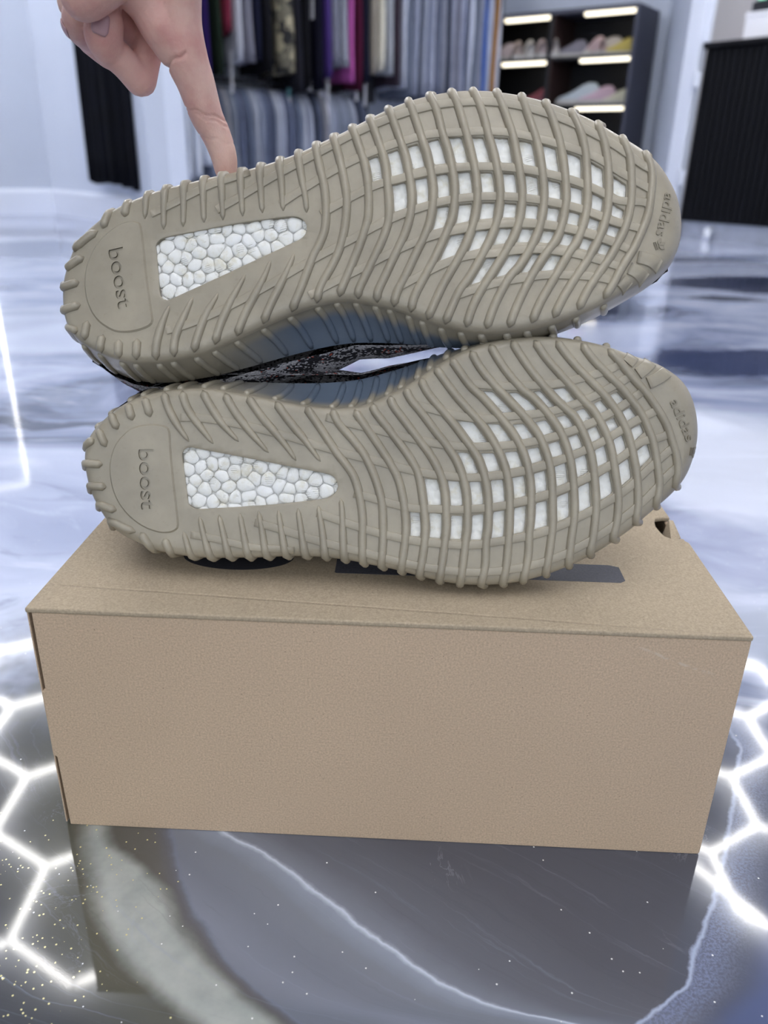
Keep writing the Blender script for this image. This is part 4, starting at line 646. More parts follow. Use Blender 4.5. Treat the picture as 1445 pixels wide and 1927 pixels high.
def wall(i, t):
    """i: float index on the outline, t in 0..1 -> point (u, v, n)"""
    i0 = int(math.floor(i)) % NO; i1 = (i0 + 1) % NO; f = i - math.floor(i)
    o = OL[i0] * (1 - f) + OL[i1] * f; m = TOPL[i0] * (1 - f) + TOPL[i1] * f; ar = AR[i0] * (1 - f) + AR[i1] * f
    p = 1.0 + 0.9 * min(1, max(0, (ar - 0.006) / 0.008))
    q = o + (m - o) * t ** p
    nb = np.interp(t, [0, 0.5, 1], [0, 0.0008, 0]); nn = ONRM[i0] * (1 - f) + ONRM[i1] * f
    q = q + nn * nb
    r = float(rollr(o[0])); D = float(wall_depth(o[0]))
    return np.array((q[0], q[1], float(G(o[0], o[1])) - r - (D - r) * t))
def wall_nrm(i, t):
    a = wall(i + 0.5, t) - wall(i - 0.5, t); b = wall(i, min(1, t + 0.03)) - wall(i, max(0, t - 0.03))
    n = np.cross(a, b); n /= np.linalg.norm(n) + 1e-12
    i0 = int(i) % NO
    if n[:2] @ ONRM[i0] < 0: n = -n
    return n

WIN = [resample_loop(smooth_loop(np.array(w_) / 1000, 1), 28) for w_ in SD['windows']]
WEDGE = resample_loop(smooth_loop(mm('wedge'), 3), 90)
DISC = resample_loop(smooth_loop(mm('disc'), 3), 80)

def cdt_mesh(loops, extra):
    pts = []; edges = []
    for lp in loops:
        b = len(pts); n = len(lp); pts += [tuple(p) for p in lp]; edges += [(b + i, b + (i + 1) % n) for i in range(n)]
    pts += [tuple(p) for p in extra]
    v, e, f, *_ = delaunay_2d_cdt([Vector(p) for p in pts], edges, [], 0, 1e-7)
    return np.array([(p.x, p.y) for p in v]), [tuple(q) for q in f]

def build_outsole():
    extra = []
    for d in (0.0005, 0.0012, 0.0022, 0.0035, 0.005, 0.0075, 0.0105):
        q = OL - ONRM * d; dd, _ = seg_dist(q, SEG_A, SEG_B); q = q[(dd > d * 0.93) & inside(q, OL)]
        extra.append(q[::1 if d < 0.003 else 2])
    gx, gy = np.meshgrid(np.arange(UH, UT, 0.0034), np.arange(OL[:, 1].min(), OL[:, 1].max(), 0.0034))
    gp = np.c_[gx.ravel(), gy.ravel()]; gp = gp[inside(gp, OL)]
    dd, _ = seg_dist(gp, SEG_A, SEG_B); extra.append(gp[dd > 0.0085])
    extra = np.vstack(extra)
    holes = WIN + [WEDGE]
    HA = np.vstack(holes); HB = np.vstack([np.roll(h, -1, 0) for h in holes])
    dd, _ = seg_dist(extra, HA, HB); keep = dd > 0.0007
    for h in holes: keep &= ~inside(extra, h)
    # a ring round each hole so that its edge can be slightly rounded
    rings = []
    for h in holes:
        t = np.roll(h, -1, 0) - np.roll(h, 1, 0); t /= np.linalg.norm(t, axis=1)[:, None]; n = np.stack([t[:, 1], -t[:, 0]], 1)
        ar = (h[:, 0] * np.roll(h[:, 1], -1) - np.roll(h[:, 0], -1) * h[:, 1]).sum()
        rings.append(h + n * (0.0005 if ar > 0 else -0.0005))
    V, Fc = cdt_mesh([OL] + holes, np.vstack([extra[keep]] + rings))
    cen = np.array([V[list(f)].mean(0) for f in Fc])
    ok = inside(cen, OL)
    for h in holes: ok &= ~inside(cen, h)
    Fc = [f for f, o_ in zip(Fc, ok) if o_]
    P3 = surf(V)
    dh, _ = seg_dist(V, HA, HB); P3[:, 2] -= np.where(dh < 1e-5, 0.0003, 0)
    P3 = P3.tolist(); nb = len(Fc)
    sharp_from = len(P3)
    for h in holes:
        b = len(P3); s = surf(h); n = len(h)
        dep = 0.0036
        P3 += (s - [0, 0, 0.0003]).tolist() + (s - [0, 0, dep]).tolist()
        ar = (h[:, 0] * np.roll(h[:, 1], -1) - np.roll(h[:, 0], -1) * h[:, 1]).sum()
        for i in range(n):
            j = (i + 1) % n; q = (b + i, b + j, b + n + j, b + n + i)
            Fc.append(q if ar > 0 else q[::-1])
    return P3, Fc
def orient_up(V, F):
    """make every face of a height-field mesh face +n"""
    out = []
    V = np.array(V)
    for f in F:
        a, b, c = V[f[0]], V[f[1]], V[f[2]]
        if np.cross(b - a, c - a)[2] < 0: f = tuple(f)[::-1]
        out.append(tuple(f))
    return out

def rib_path(uv, lateral_end=False, taper0=True, taper1=True, thin0=1.0, thin1=1.0):
    p = smooth_path(uv, 5); L = np.linalg.norm(np.diff(p, axis=0), axis=1).sum(); p = resample_path(p, max(6, int(L / 0.0022)))
    ins = inside(p, OL)
    k0 = 0
    if lateral_end:
        while k0 < len(p) - 3 and not ins[k0]: k0 += 1
        p = p[k0:]
    P = surf(p); N = surf_nrm(p)
    if lateral_end:
        d, i = seg_dist(p[:1], SEG_A, SEG_B); i = float(i[0])
        W = [wall(i, t) for t in (0.86, 0.7, 0.5, 0.3, 0.12)]; WN = [wall_nrm(i, t) for t in (0.86, 0.7, 0.5, 0.3, 0.12)]
        e = wall(i, 0.0); en = wall_nrm(i, 0.06) + np.array((0, 0, 0.8)); en /= np.linalg.norm(en)
        P = np.vstack([W, [e], P]); N = np.vstack([WN, [en], N])
    n = len(P); sc = np.ones(n)
    s = np.r_[0, np.cumsum(np.linalg.norm(np.diff(P, axis=0), axis=1))]; Lt = s[-1]
    sc *= np.interp(s, [0, 0.45 * Lt, Lt], [thin0, 1, 1]) * np.interp(s, [0, 0.55 * Lt, Lt], [1, 1, thin1])
    R = 0.0022
    for arr, on in ((s, taper0), (Lt - s, taper1)):
        if on: sc *= np.sqrt(np.clip(1 - np.clip(1 - arr / R, 0, 0.985) ** 2, 0.03, 1))
    return P, N, sc
def build_rib(P, N, sc, rx=0.0023, ry=0.0023):
    # add finer samples at the two round ends
    return tube_geo(P, rx, ry, up=N, seg=10, scale=sc)

def strip(uv, w, h):
    """raised flat bar following the sole"""
    p = smooth_path(uv, 4); L = np.linalg.norm(np.diff(p, axis=0), axis=1).sum(); p = resample_path(p, max(8, int(L / 0.003)))
    p = p[inside(p, OL)]
    t = np.gradient(p, axis=0); t /= np.linalg.norm(t, axis=1)[:, None]; n = np.stack([-t[:, 1], t[:, 0]], 1)
    prof = [(-w, -0.0006), (-w, h - 0.00012), (-w + 0.0003, h), (0.0, h), (w - 0.0003, h), (w, h - 0.00012), (w, -0.0006)]
    V = []; F = []; m = len(prof)
    cols = []
    for a, z in prof:
        S_ = surf(p + n * a); S_[:, 2] += z; cols.append(S_)
    A_ = np.stack(cols, 1)
    V = A_.reshape(-1, 3).tolist()
    for i in range(len(p) - 1):
        for j in range(m - 1): F.append((i * m + j, i * m + j + 1, (i + 1) * m + j + 1, (i + 1) * m + j))
    F.append(tuple(range(m))); F.append(tuple((len(p) - 1) * m + j for j in range(m))[::-1])
    return V, F

def voronoi_cells(seeds, box_):
    cells = []
    for i, s in enumerate(seeds):
        poly = [np.array(p) for p in ((box_[0], box_[2]), (box_[1], box_[2]), (box_[1], box_[3]), (box_[0], box_[3]))]
        d = np.linalg.norm(seeds - s, axis=1)
        for j in np.argsort(d)[1:16]:
            mid = (s + seeds[j]) / 2; n = seeds[j] - s; out = []
            for k in range(len(poly)):
                a, b = poly[k], poly[(k + 1) % len(poly)]; da, db = (a - mid) @ n, (b - mid) @ n
                if da <= 0: out.append(a)
                if da * db < 0: out.append(a + (b - a) * da / (da - db))
            poly = out
            if not poly: break
        cells.append(np.array(poly) if len(poly) > 2 else None)
    return cells
def pellet_geo(poly, s, dome, z0):
    """domed cell: outline rings shrinking to the seed"""
    n = 14; lp = resample_loop(smooth_loop(resample_loop(poly, 14), 1), n)
    for _ in range(1): lp = 0.2 * np.roll(lp, 1, 0) + 0.6 * lp + 0.2 * np.roll(lp, -1, 0)
    V = []; F = []
    for k, (f, h) in enumerate(((1.0, -0.1), (0.94, 0.22), (0.80, 0.55), (0.52, 0.88))):
        q = s + (lp - s) * f
        for p in q: V.append((p[0], p[1], z0 + dome * h))
    V.append((s[0], s[1], z0 + dome))
    for k in range(3):
        for i in range(n): F.append((k * n + i, k * n + (i + 1) % n, (k + 1) * n + (i + 1) % n, (k + 1) * n + i))
    for i in range(n): F.append((3 * n + i, 3 * n + (i + 1) % n, 4 * n))
    return V, F

def text_loops(body, bold=0.0):
    cu = bpy.data.curves.new('t', 'FONT'); cu.body = body; cu.offset = bold; cu.resolution_u = 4
    o = bpy.data.objects.new('t', cu); COL.objects.link(o); bpy.context.view_layer.update()
    me = bpy.data.meshes.new_from_object(o.evaluated_get(bpy.context.evaluated_depsgraph_get()))
    bm = bmesh.new(); bm.from_mesh(me); bmesh.ops.remove_doubles(bm, verts=bm.verts[:], dist=1e-5)
    loops = []; used = set()
    for e in bm.edges:
        if len(e.link_faces) == 1 and e not in used:
            lp = []; cur = e; v = e.verts[0]
            while cur not in used:
                used.add(cur); lp.append((v.co.x, v.co.y)); v = cur.other_vert(v)
                nx = [q for q in v.link_edges if len(q.link_faces) == 1 and q not in used]
                if not nx: break
                cur = nx[0]
            if len(lp) > 2: loops.append(np.array(lp))
    bm.free(); bpy.data.objects.remove(o); bpy.data.curves.remove(cu); bpy.data.meshes.remove(me)
    return loops
def place_text(loops, p0, p1, height, flip):
    """p0 -> p1: start and end of the baseline (u, v); letters stand towards +u"""
    A = np.vstack(loops); x0, x1, y0, y1 = A[:, 0].min(), A[:, 0].max(), 0.0, A[:, 1].max()
    p0, p1 = np.array(p0), np.array(p1)
    if flip: p0, p1 = p1, p0
    ax = p1 - p0; L = np.linalg.norm(ax); axn = ax / L; up = np.array((-axn[1], axn[0]))
    if up[0] < 0: up = -up
    return [p0 + np.outer((l[:, 0] - x0) / (x1 - x0) * L, axn) + np.outer(l[:, 1] / y1 * height, up) for l in loops]
def inside_any(p, loops):
    c = np.zeros(len(p), bool)
    for l in loops: c ^= inside(p, l)
    return c

def build_heel_pad(letter_loops):
    gx, gy = np.meshgrid(np.arange(DISC[:, 0].min(), DISC[:, 0].max(), 0.0025), np.arange(DISC[:, 1].min(), DISC[:, 1].max(), 0.0025))
    gp = np.c_[gx.ravel(), gy.ravel()]; gp = gp[inside(gp, DISC)]
    t = np.roll(DISC, -1, 0) - np.roll(DISC, 1, 0); t /= np.linalg.norm(t, axis=1)[:, None]; n = np.stack([t[:, 1], -t[:, 0]], 1)
    ar = (DISC[:, 0] * np.roll(DISC[:, 1], -1) - np.roll(DISC[:, 0], -1) * DISC[:, 1]).sum(); n = n * (1 if ar > 0 else -1)
    inner = DISC - n * 0.0011
    A = np.vstack([inner] + letter_loops); B = np.vstack([np.roll(l, -1, 0) for l in [inner] + letter_loops])
    dd, _ = seg_dist(gp, A, B); gp = gp[(dd > 0.0006) & inside(gp, inner)]
    V, F = cdt_mesh([DISC, inner] + letter_loops, gp)
    cen = np.array([V[list(f)].mean(0) for f in F]); inl = inside_any(cen, letter_loops); ind = inside(cen, DISC)
    S_ = surf(V); top = 0.0010
    dI = inside(V, inner); ddi, _ = seg_dist(V, inner, np.roll(inner, -1, 0))
    S_[:, 2] += np.where(dI | (ddi < 1e-5), top, -0.0002)
    P = S_.tolist(); out = []; m = {}
    for f, a, b in zip(F, inl, ind):
        if not b: continue
        if a:
            g = []
            for i in f:
                if i not in m: m[i] = len(P); q = list(S_[i]); q[2] -= 0.0011; P.append(q)
                g.append(m[i])
            out.append(tuple(g))
        else: out.append(f)
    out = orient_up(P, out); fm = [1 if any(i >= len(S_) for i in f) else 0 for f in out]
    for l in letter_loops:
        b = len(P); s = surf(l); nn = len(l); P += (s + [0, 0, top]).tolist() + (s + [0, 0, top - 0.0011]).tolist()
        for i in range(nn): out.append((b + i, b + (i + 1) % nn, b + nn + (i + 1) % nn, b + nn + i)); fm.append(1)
    return P, out, fm
def build_raised(loops, h):
    V, F = cdt_mesh(loops, []); cen = np.array([V[list(f)].mean(0) for f in F]); k = inside_any(cen, loops)
    F = [f for f, q in zip(F, k) if q]; S_ = surf(V); S_[:, 2] += h; P = S_.tolist(); F = orient_up(P, F)
    for l in loops:
        b = len(P); s = surf(l); n = len(l); P += (s + [0, 0, h]).tolist() + (s - [0, 0, 0.0003]).tolist()
        for i in range(n): F.append((b + i, b + (i + 1) % n, b + n + (i + 1) % n, b + n + i))
    return P, F

BOOST = text_loops('boost', 0.012); ADI = text_loops('adidas', 0.008)
def trefoil(c, up, s):
    up = np.array(up) / np.linalg.norm(up); rt = np.array((up[1], -up[0])); L = []
    for ang in (-48, 0, 48):
        a = math.radians(ang); d = up * math.cos(a) + rt * math.sin(a); e = np.array((d[1], -d[0])); k = 10
        pts = [c + d * s * (0.12 + 0.88 * t) + e * s * 0.24 * math.sin(math.pi * t) ** 0.8 for t in np.linspace(0, 1, k)] + [c + d * s * (0.12 + 0.88 * t) - e * s * 0.24 * math.sin(math.pi * t) ** 0.8 for t in np.linspace(1, 0, k)[1:-1]]
        L.append(np.array(pts))
    for q in (-0.08, -0.22, -0.36):
        L.append(np.array([c + up * s * q + rt * s * 0.5, c + up * s * (q - 0.07) + rt * s * 0.5, c + up * s * (q - 0.07) - rt * s * 0.5, c + up * s * q - rt * s * 0.5]))
    return L

def make_shoe(name, label, OX, R, flip):
    root = bpy.data.objects.new(name, None); COL.objects.link(root); root.empty_display_size = 0.05
    Rm = np.array(R); s = -1.0 if flip else 1.0
    m = Matrix(((Rm[0, 0], s * Rm[0, 1], Rm[0, 2], OX[0]), (Rm[1, 0], s * Rm[1, 1], Rm[1, 2], OX[1]), (Rm[2, 0], s * Rm[2, 1], Rm[2, 2], OX[2]), (0, 0, 0, 1)))
    root.matrix_world = Matrix.Translation((0, 0, CAM_H)) @ Matrix.Scale(SHOE_K, 4) @ Matrix.Translation((0, 0, -CAM_H)) @ m
    tag(root, label, 'shoe', 'pair of trainers stacked on the box')
    return root

def fill_shoe(root):
    V, F = build_outsole(); nt = sum(1 for f in F if len(f) == 3)
    F = orient_up(V, F[:nt]) + F[nt:]
    out = mesh_obj('outsole', V, F, M['rubber'], root, True)
    R_ = lambda: None
    k = 0
    for r in SD['ribs']:
        full = k < 16
        P, N, sc = rib_path(np.array(r) / 1000, True, thin1=1.0 if full else 0.55)
        V, F = build_rib(P, N, sc); mesh_obj('rib', V, F, M['rubber'], out, True); k += 1
    for r in SD['mribs']:
        P, N, sc = rib_path(np.array(r) / 1000, False, thin0=0.4); V, F = build_rib(P, N, sc); mesh_obj('rib', V, F, M['rubber'], out, True)
    for q, r in enumerate(SD['hribs']):
        P, N, sc = rib_path(np.array(r) / 1000, q < 7); V, F = build_rib(P, N, sc); mesh_obj('rib', V, F, M['rubber'], out, True)
    for q, b in enumerate(SD['bars']):
        V, F = strip(np.array(b) / 1000, 0.0021 if q < 7 else 0.0019, 0.0008); mesh_obj('cross_bar', V, F, M['rubber'], out, True)
    # three flat pads on the inner side of the toe
    for a in SD['pads']:
        V, F = strip(np.array(a) / 1000, 0.0032, 0.0010); mesh_obj('toe_pad', V, F, M['rubber'], out, True)
    # side wall
    T = (0, 0.04, 0.1, 0.2, 0.32, 0.45, 0.6, 0.75, 0.88, 1.0)
    V = [wall(i, t) for t in T for i in range(NO)]; F = []
    for k in range(len(T) - 1):
        for i in range(NO): F.append((k * NO + i, (k + 1) * NO + i, (k + 1) * NO + (i + 1) % NO, k * NO + (i + 1) % NO))
    mid = mesh_obj('midsole', V, F, M['rubber_side'], root, True)
    # ribs of the side wall on the inner side and round the heel
    ends = [r[-1] for r in SD['ribs'][:16]] + [r[-1] for r in SD['mribs']] + [r[-1] for r in SD['hribs'][7:]] + [r[0] for r in SD['hribs'][5:7]]
    for e in ends:
        d, i = seg_dist(np.array([e]) / 1000, SEG_A, SEG_B); i = float(i[0])
        u = OL[int(i)][0]; lean = np.interp(u, [UH, -0.17, -0.12, -0.03, 0.03, 0.09], [0, 2.0, 8.0, 7.0, 4.0, 3.0])
        seg = np.linalg.norm(OL[(int(i) + 1) % NO] - OL[int(i)]); sgn = 1 if (OL[(int(i) + 1) % NO][0] - OL[int(i)][0]) > 0 else -1
        path = []; nr = []
        for t in (0.02, 0.08, 0.16, 0.28, 0.42, 0.58, 0.74, 0.88, 0.97):
            ii = i + sgn * lean / 1000 * max(0, t - 0.1) ** 1.0 / seg
            path.append(wall(ii, t)); nr.append(wall_nrm(ii, t))
        n_ = len(path); sc = np.array([0.62, 0.95, 1.05, 1, 1, 1, 0.98, 0.9, 0.5])
        V, F = tube_geo(path, 0.0021, 0.0019, up=nr, seg=10, scale=sc); mesh_obj('side_rib', V, F, M['rubber_side'], mid, True)
    # foam seen through the windows
    fo = [w_ for w_ in WIN]
    A = np.vstack(fo); u0, u1, v0, v1 = A[:, 0].min() - 0.003, A[:, 0].max() + 0.003, A[:, 1].min() - 0.003, A[:, 1].max() + 0.003
    gx = np.arange(u0, u1, 0.0009); gy = np.arange(v0, v1, 0.0009); UU, VV = np.meshgrid(gx, gy); p = np.c_[UU.ravel(), VV.ravel()]
    rs = np.random.RandomState(3); hx, hy = np.meshgrid(np.arange(u0, u1, 0.0058), np.arange(v0, v1, 0.0052)); hx = hx + (np.arange(hx.shape[0]) % 2)[:, None] * 0.0029
    sd = np.c_[hx.ravel(), hy.ravel()] + rs.uniform(-0.0016, 0.0016, (hx.size, 2))
    D = np.sqrt(((p[:, None, :] - sd[None]) ** 2).sum(2)); D.sort(axis=1); hgt = np.clip((D[:, 1] - D[:, 0]) / 0.0032, 0, 1) ** 0.6 * 0.0008
    z = G(p[:, 0], p[:, 1]) - 0.0030 + hgt
    V = np.c_[p, z]; nx, ny = len(gx), len(gy)
    F = [(j * nx + i, j * nx + i + 1, (j + 1) * nx + i + 1, (j + 1) * nx + i) for j in range(ny - 1) for i in range(nx - 1)]
    dO, _ = seg_dist(p, SEG_A, SEG_B); okp = inside(p, OL) & (dO > 0.006)
    F = [f for f in F if okp[list(f)].all()]
    mesh_obj('forefoot_foam', V, F, M['foam'], root, True)
    # heel wedge of foam beads, each bead a piece
    w0 = WEDGE; u0, u1, v0, v1 = w0[:, 0].min() - 0.003, w0[:, 0].max() + 0.003, w0[:, 1].min() - 0.003, w0[:, 1].max() + 0.003
    cx = w0.mean(0); gp = resample_loop(w0 + (w0 - cx) / np.linalg.norm(w0 - cx, axis=1)[:, None] * 0.0025, 90)
    V = np.c_[gp, G(gp[:, 0], gp[:, 1]) - 0.0031].tolist() + [[cx[0], cx[1], float(G(*cx)) - 0.0031]]
    hf = mesh_obj('heel_foam', V, [(i, (i + 1) % 90, 90) for i in range(90)], M['foam'], root)
    rs = np.random.RandomState(11); hx, hy = np.meshgrid(np.arange(u0 - 0.006, u1 + 0.006, 0.0072), np.arange(v0 - 0.006, v1 + 0.006, 0.0064)); hx = hx + (np.arange(hx.shape[0]) % 2)[:, None] * 0.0036
    sd = np.c_[hx.ravel(), hy.ravel()] + rs.uniform(-0.0021, 0.0021, (hx.size, 2))
    cells = voronoi_cells(sd, (u0 - 0.01, u1 + 0.01, v0 - 0.01, v1 + 0.01))
    ds, _ = seg_dist(sd, w0, np.roll(w0, -1, 0)); ins = inside(sd, w0)
    for c, q, a, b in zip(cells, sd, ds, ins):
        if c is None or (not b and a > 0.0034): continue
        if not b:
            dq, _ = seg_dist(c, w0, np.roll(w0, -1, 0))
            if not inside(c, w0).any(): continue
        V, F = pellet_geo(c, q, 0.0010 + rs.uniform(-0.0002, 0.0003), float(G(*q)) - 0.0022); mesh_obj('foam_bead', V, F, M['foam'], hf, True)
    # knitted upper
    us = np.r_[np.linspace(UH + 0.0035, UH + 0.02, 5), np.linspace(UH + 0.028, UT - 0.022, 34), np.linspace(UT - 0.018, UT - 0.006, 5)]
    latm = TOPL[:, 1] > -0.008
    tl = TOPL[TOPL[:, 1] > TOPL[:, 1].mean()]; 
    V = []; F = []; na = 26
    up_pts = TOPL[np.argsort(TOPL[:, 0])]
    vm = np.interp(us, [UH, UT], [TOPL[np.argmin(TOPL[:, 0]), 1], TOPL[np.argmax(TOPL[:, 0]), 1]])
    for u, vc0 in zip(us, vm):
        near = TOPL[np.abs(TOPL[:, 0] - u) < 0.004]
        hi = near[near[:, 1] > vc0][:, 1].max() - 0.0015; lo = near[near[:, 1] <= vc0][:, 1].min() + 0.0015
        H = np.interp(u - UH, [0, 0.012, 0.05, 0.09, 0.13, 0.18, 0.23, 0.27, 0.31, 0.33], [0.052, 0.066, 0.068, 0.066, 0.060, 0.052, 0.043, 0.035, 0.022, 0.010])
        D = float(wall_depth(u)) - 0.004; vc = (hi + lo) / 2; hw = (hi - lo) / 2
        for j in range(na):
            a = math.pi * j / (na - 1); ca, sa = math.cos(a), math.sin(a)
            f_ = math.sin(math.pi * min(0.97, max(0.0, sa * 0.75 + 0.08))) ** 0.7
            bm_ = np.interp(u, [UH, UH + 0.03, -0.078, -0.066, -0.045, -0.030, -0.018, -0.006, 0.01, 0.03, UT], [0.002, 0.011, 0.0140, 0.0090, 0.0085, 0.0040, 0.0, -0.004, -0.005, -0.003, 0.0])
            bul = f_ * (bm_ if ca < 0 else 0.3 * bm_)
            lt_ = 0.40 * H * sa ** 0.85 * max(0.0, ca) ** 0.3 if ca > 0 else 0.0
            V.append((u, -lt_ + vc + (hw + bul) * math.copysign(abs(ca) ** float(np.interp(u, [-0.05, -0.018, 0.02], [0.5, 0.85, 1.1])), ca), float(G(u, vc)) - D - H * sa ** 0.85))
    nu = len(us)
    for i in range(nu - 1):
        for j in range(na - 1): F.append((i * na + j, i * na + j + 1, (i + 1) * na + j + 1, (i + 1) * na + j))
    F.append(tuple(range(na))); F.append(tuple((nu - 1) * na + j for j in range(na))[::-1])
    upr = mesh_obj('upper', V, F, M['knit'], root, True)
    # ankle opening
    cu = UH + 0.062; el = []
    for a in np.linspace(0, 2 * math.pi, 28, endpoint=False):
        el.append((cu + 0.043 * math.cos(a), -0.020 + 0.018 * math.sin(a)))
    V = [(a, b, -0.0985 - 0.003) for a, b in el] + [(cu + (a - cu) * 0.8, -0.020 + (b + 0.020) * 0.75, -0.0985 + 0.012) for a, b in el]
    n_ = len(el); F = [(i, (i + 1) % n_, n_ + (i + 1) % n_, n_ + i) for i in range(n_)] + [tuple(range(n_, 2 * n_))]
    mesh_obj('collar', V, F, M['lining'], upr, True)
    return out

OBM = (np.array(SD['OB']) + np.array(SHOE_B_SHIFT)).tolist()
OTM = (np.array(SD['OT']) + np.array(SHOE_T_SHIFT)).tolist()
shoe_a = make_shoe('trainer', 'upper trainer of the stack, grey ribbed sole facing out, pressed by a fingertip', OTM, SD['RT'], False)
out_a = fill_shoe(shoe_a)
shoe_b = make_shoe('trainer', 'lower trainer lying on the box, grey ribbed sole facing out under the other shoe', OBM, SD['RB'], True)
for ch in list(shoe_a.children):
    c = ch.copy(); COL.objects.link(c); c.parent = shoe_b
    for g_ in ch.children:
        d_ = g_.copy(); COL.objects.link(d_); d_.parent = c
    if ch.name.startswith('outsole'): out_b = c
tx = {k: np.array(v) / 1000 for k, v in SD['text'].items()}
for root, out, flip in ((shoe_a, out_a, False), (shoe_b, out_b, True)):
    L = place_text(BOOST, tx['boost0'], tx['boost1'], 0.0080, flip)
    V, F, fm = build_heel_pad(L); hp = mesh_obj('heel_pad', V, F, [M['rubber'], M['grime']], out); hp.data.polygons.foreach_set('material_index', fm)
    hp['label'] = 'smooth heel pad engraved with the word boost'
    L = place_text(ADI, tx['ad0'], tx['ad1'], 0.0052, flip)
    V, F = build_raised(L, 0.0006); mesh_obj('toe_lettering', V, F, M['worn'], out)
    sg = -1 if not flip else 1
    c = tx['tre'] if not flip else 2 * tx['ad0'] - tx['ad1'] * 1 + 0 * tx['tre']
    c = tx['tre'] + np.array((0.0018, 0)) if not flip else tx['ad0'] + (tx['ad0'] - tx['ad1']) * 0.25 + np.array((0.0018, 0))
    V, F = build_raised(trefoil(c, (1.0, 0.28 if not flip else 0.28), 0.0040), 0.0006); mesh_obj('toe_emblem', V, F, M['worn'], out)
tabm = mesh_obj('pull_tab', [(-0.150, -0.046, -0.040), (-0.128, -0.0475, -0.040), (-0.128, -0.0490, -0.052), (-0.150, -0.0475, -0.052), (-0.150, -0.0455, -0.0402), (-0.128, -0.047, -0.0402), (-0.128, -0.0485, -0.0522), (-0.150, -0.047, -0.0522)], [(0, 1, 2, 3), (7, 6, 5, 4), (0, 4, 5, 1), (1, 5, 6, 2), (2, 6, 7, 3), (3, 7, 4, 0)], M['tape'], shoe_b)
tabm['label'] = 'white tab at the heel'

# ------------------------------------------------------------------ hand
def skin_material():
    k = NT('skin'); P = k.coord()
    n = k.noise(P, 45, 4, 0.6); n2 = k.noise(P, 420, 4, 0.7); n3 = k.noise(P, 16, 2)
    col = k.ramp(n, [(0.30, lin(198, 150, 140)), (0.52, lin(214, 176, 162)), (0.72, lin(222, 188, 172))])
    col = k.mix(k.maprange(n3, 0.45, 0.65, 0, 0.35), col, lin(214, 148, 142))
    h = k.math('ADD', k.math('MULTIPLY', n2, 0.00022), k.math('MULTIPLY', k.voronoi(P, 900), 0.00012))
    b = k.n('ShaderNodeBump'); k.L.new(h, b.inputs['Height']); b.inputs['Strength'].default_value = 0.6; b.inputs['Distance'].default_value = 1.0
    k.set(color=col, rough=0.5, normal=b.outputs[0], spec=0.35, sss=0.25, sssr=(1.0, 0.4, 0.25), ssss=0.004)
    return k.m
M['skin'] = skin_material()
M['nail'] = plain('finger_nail', lin(186, 148, 150), 0.3)
hand_root = empty('hand', HAND['wrist'][-1][:3])
tag(hand_root, 'bare hand from above, index finger pressing on the edge of the top shoe', 'hand')
def capsule_chain(V, F, pts):
    """tapered round limbs: spheres joined by cones, dense enough to be fused into one skin"""
    P = smooth_path(np.array(pts), 5)
    seg = 18
    b = len(V)
    n = len(P); T = np.gradient(P[:, :3], axis=0); T /= np.linalg.norm(T, axis=1)[:, None]
    rings = []
    for k, ang in enumerate((80, 55, 28)): rings.append((P[0, :3] - T[0] * P[0, 3] * math.sin(math.radians(ang)), P[0, 3] * math.cos(math.radians(ang)), T[0]))
    rings += [(P[i, :3], P[i, 3], T[i]) for i in range(n)]
    for k, ang in enumerate((28, 55, 80)): rings.append((P[-1, :3] + T[-1] * P[-1, 3] * math.sin(math.radians(ang)), P[-1, 3] * math.cos(math.radians(ang)), T[-1]))
    ref = np.array((0.3, 1.0, 0.1))
    for c, r, t in rings:
        s = np.cross(t, ref); s /= np.linalg.norm(s); w_ = np.cross(s, t)
        for j in range(seg):
            a = 2 * math.pi * j / seg; V.append(c + r * (math.cos(a) * s + math.sin(a) * w_))
    m = len(rings)
    for i in range(m - 1):
        for j in range(seg): F.append((b + i * seg + j, b + i * seg + (j + 1) % seg, b + (i + 1) * seg + (j + 1) % seg, b + (i + 1) * seg + j))
    F.append(tuple(b + j for j in range(seg))[::-1]); F.append(tuple(b + (m - 1) * seg + j for j in range(seg)))
V, F = [], []
for kx, pts in HAND.items(): capsule_chain(V, F, pts)
w0 = np.array(HAND['wrist'][-1])
arm = [w0, w0 + [0.004, -0.05, 0.05, -0.001], w0 + [0.0, -0.12, 0.11, 0.004], w0 + [-0.01, -0.20, 0.17, 0.009]]
capsule_chain(V, F, arm)
org = np.array(HAND['wrist'][-1][:3])
hm = mesh_obj('skin', np.array(V) - org, F, M['skin'], hand_root)
rm = hm.modifiers.new('fuse', 'REMESH'); rm.mode = 'VOXEL'; rm.voxel_size = 0.0008; rm.use_smooth_shade = True
sm_ = hm.modifiers.new('soft', 'SMOOTH'); sm_.factor = 0.5; sm_.iterations = HAND_SMOOTH
dg = bpy.context.evaluated_depsgraph_get(); dg.update()
me2 = bpy.data.meshes.new_from_object(hm.evaluated_get(dg)); hm.modifiers.clear(); hm.data = me2
me2.polygons.foreach_set('use_smooth', [True] * len(me2.polygons))
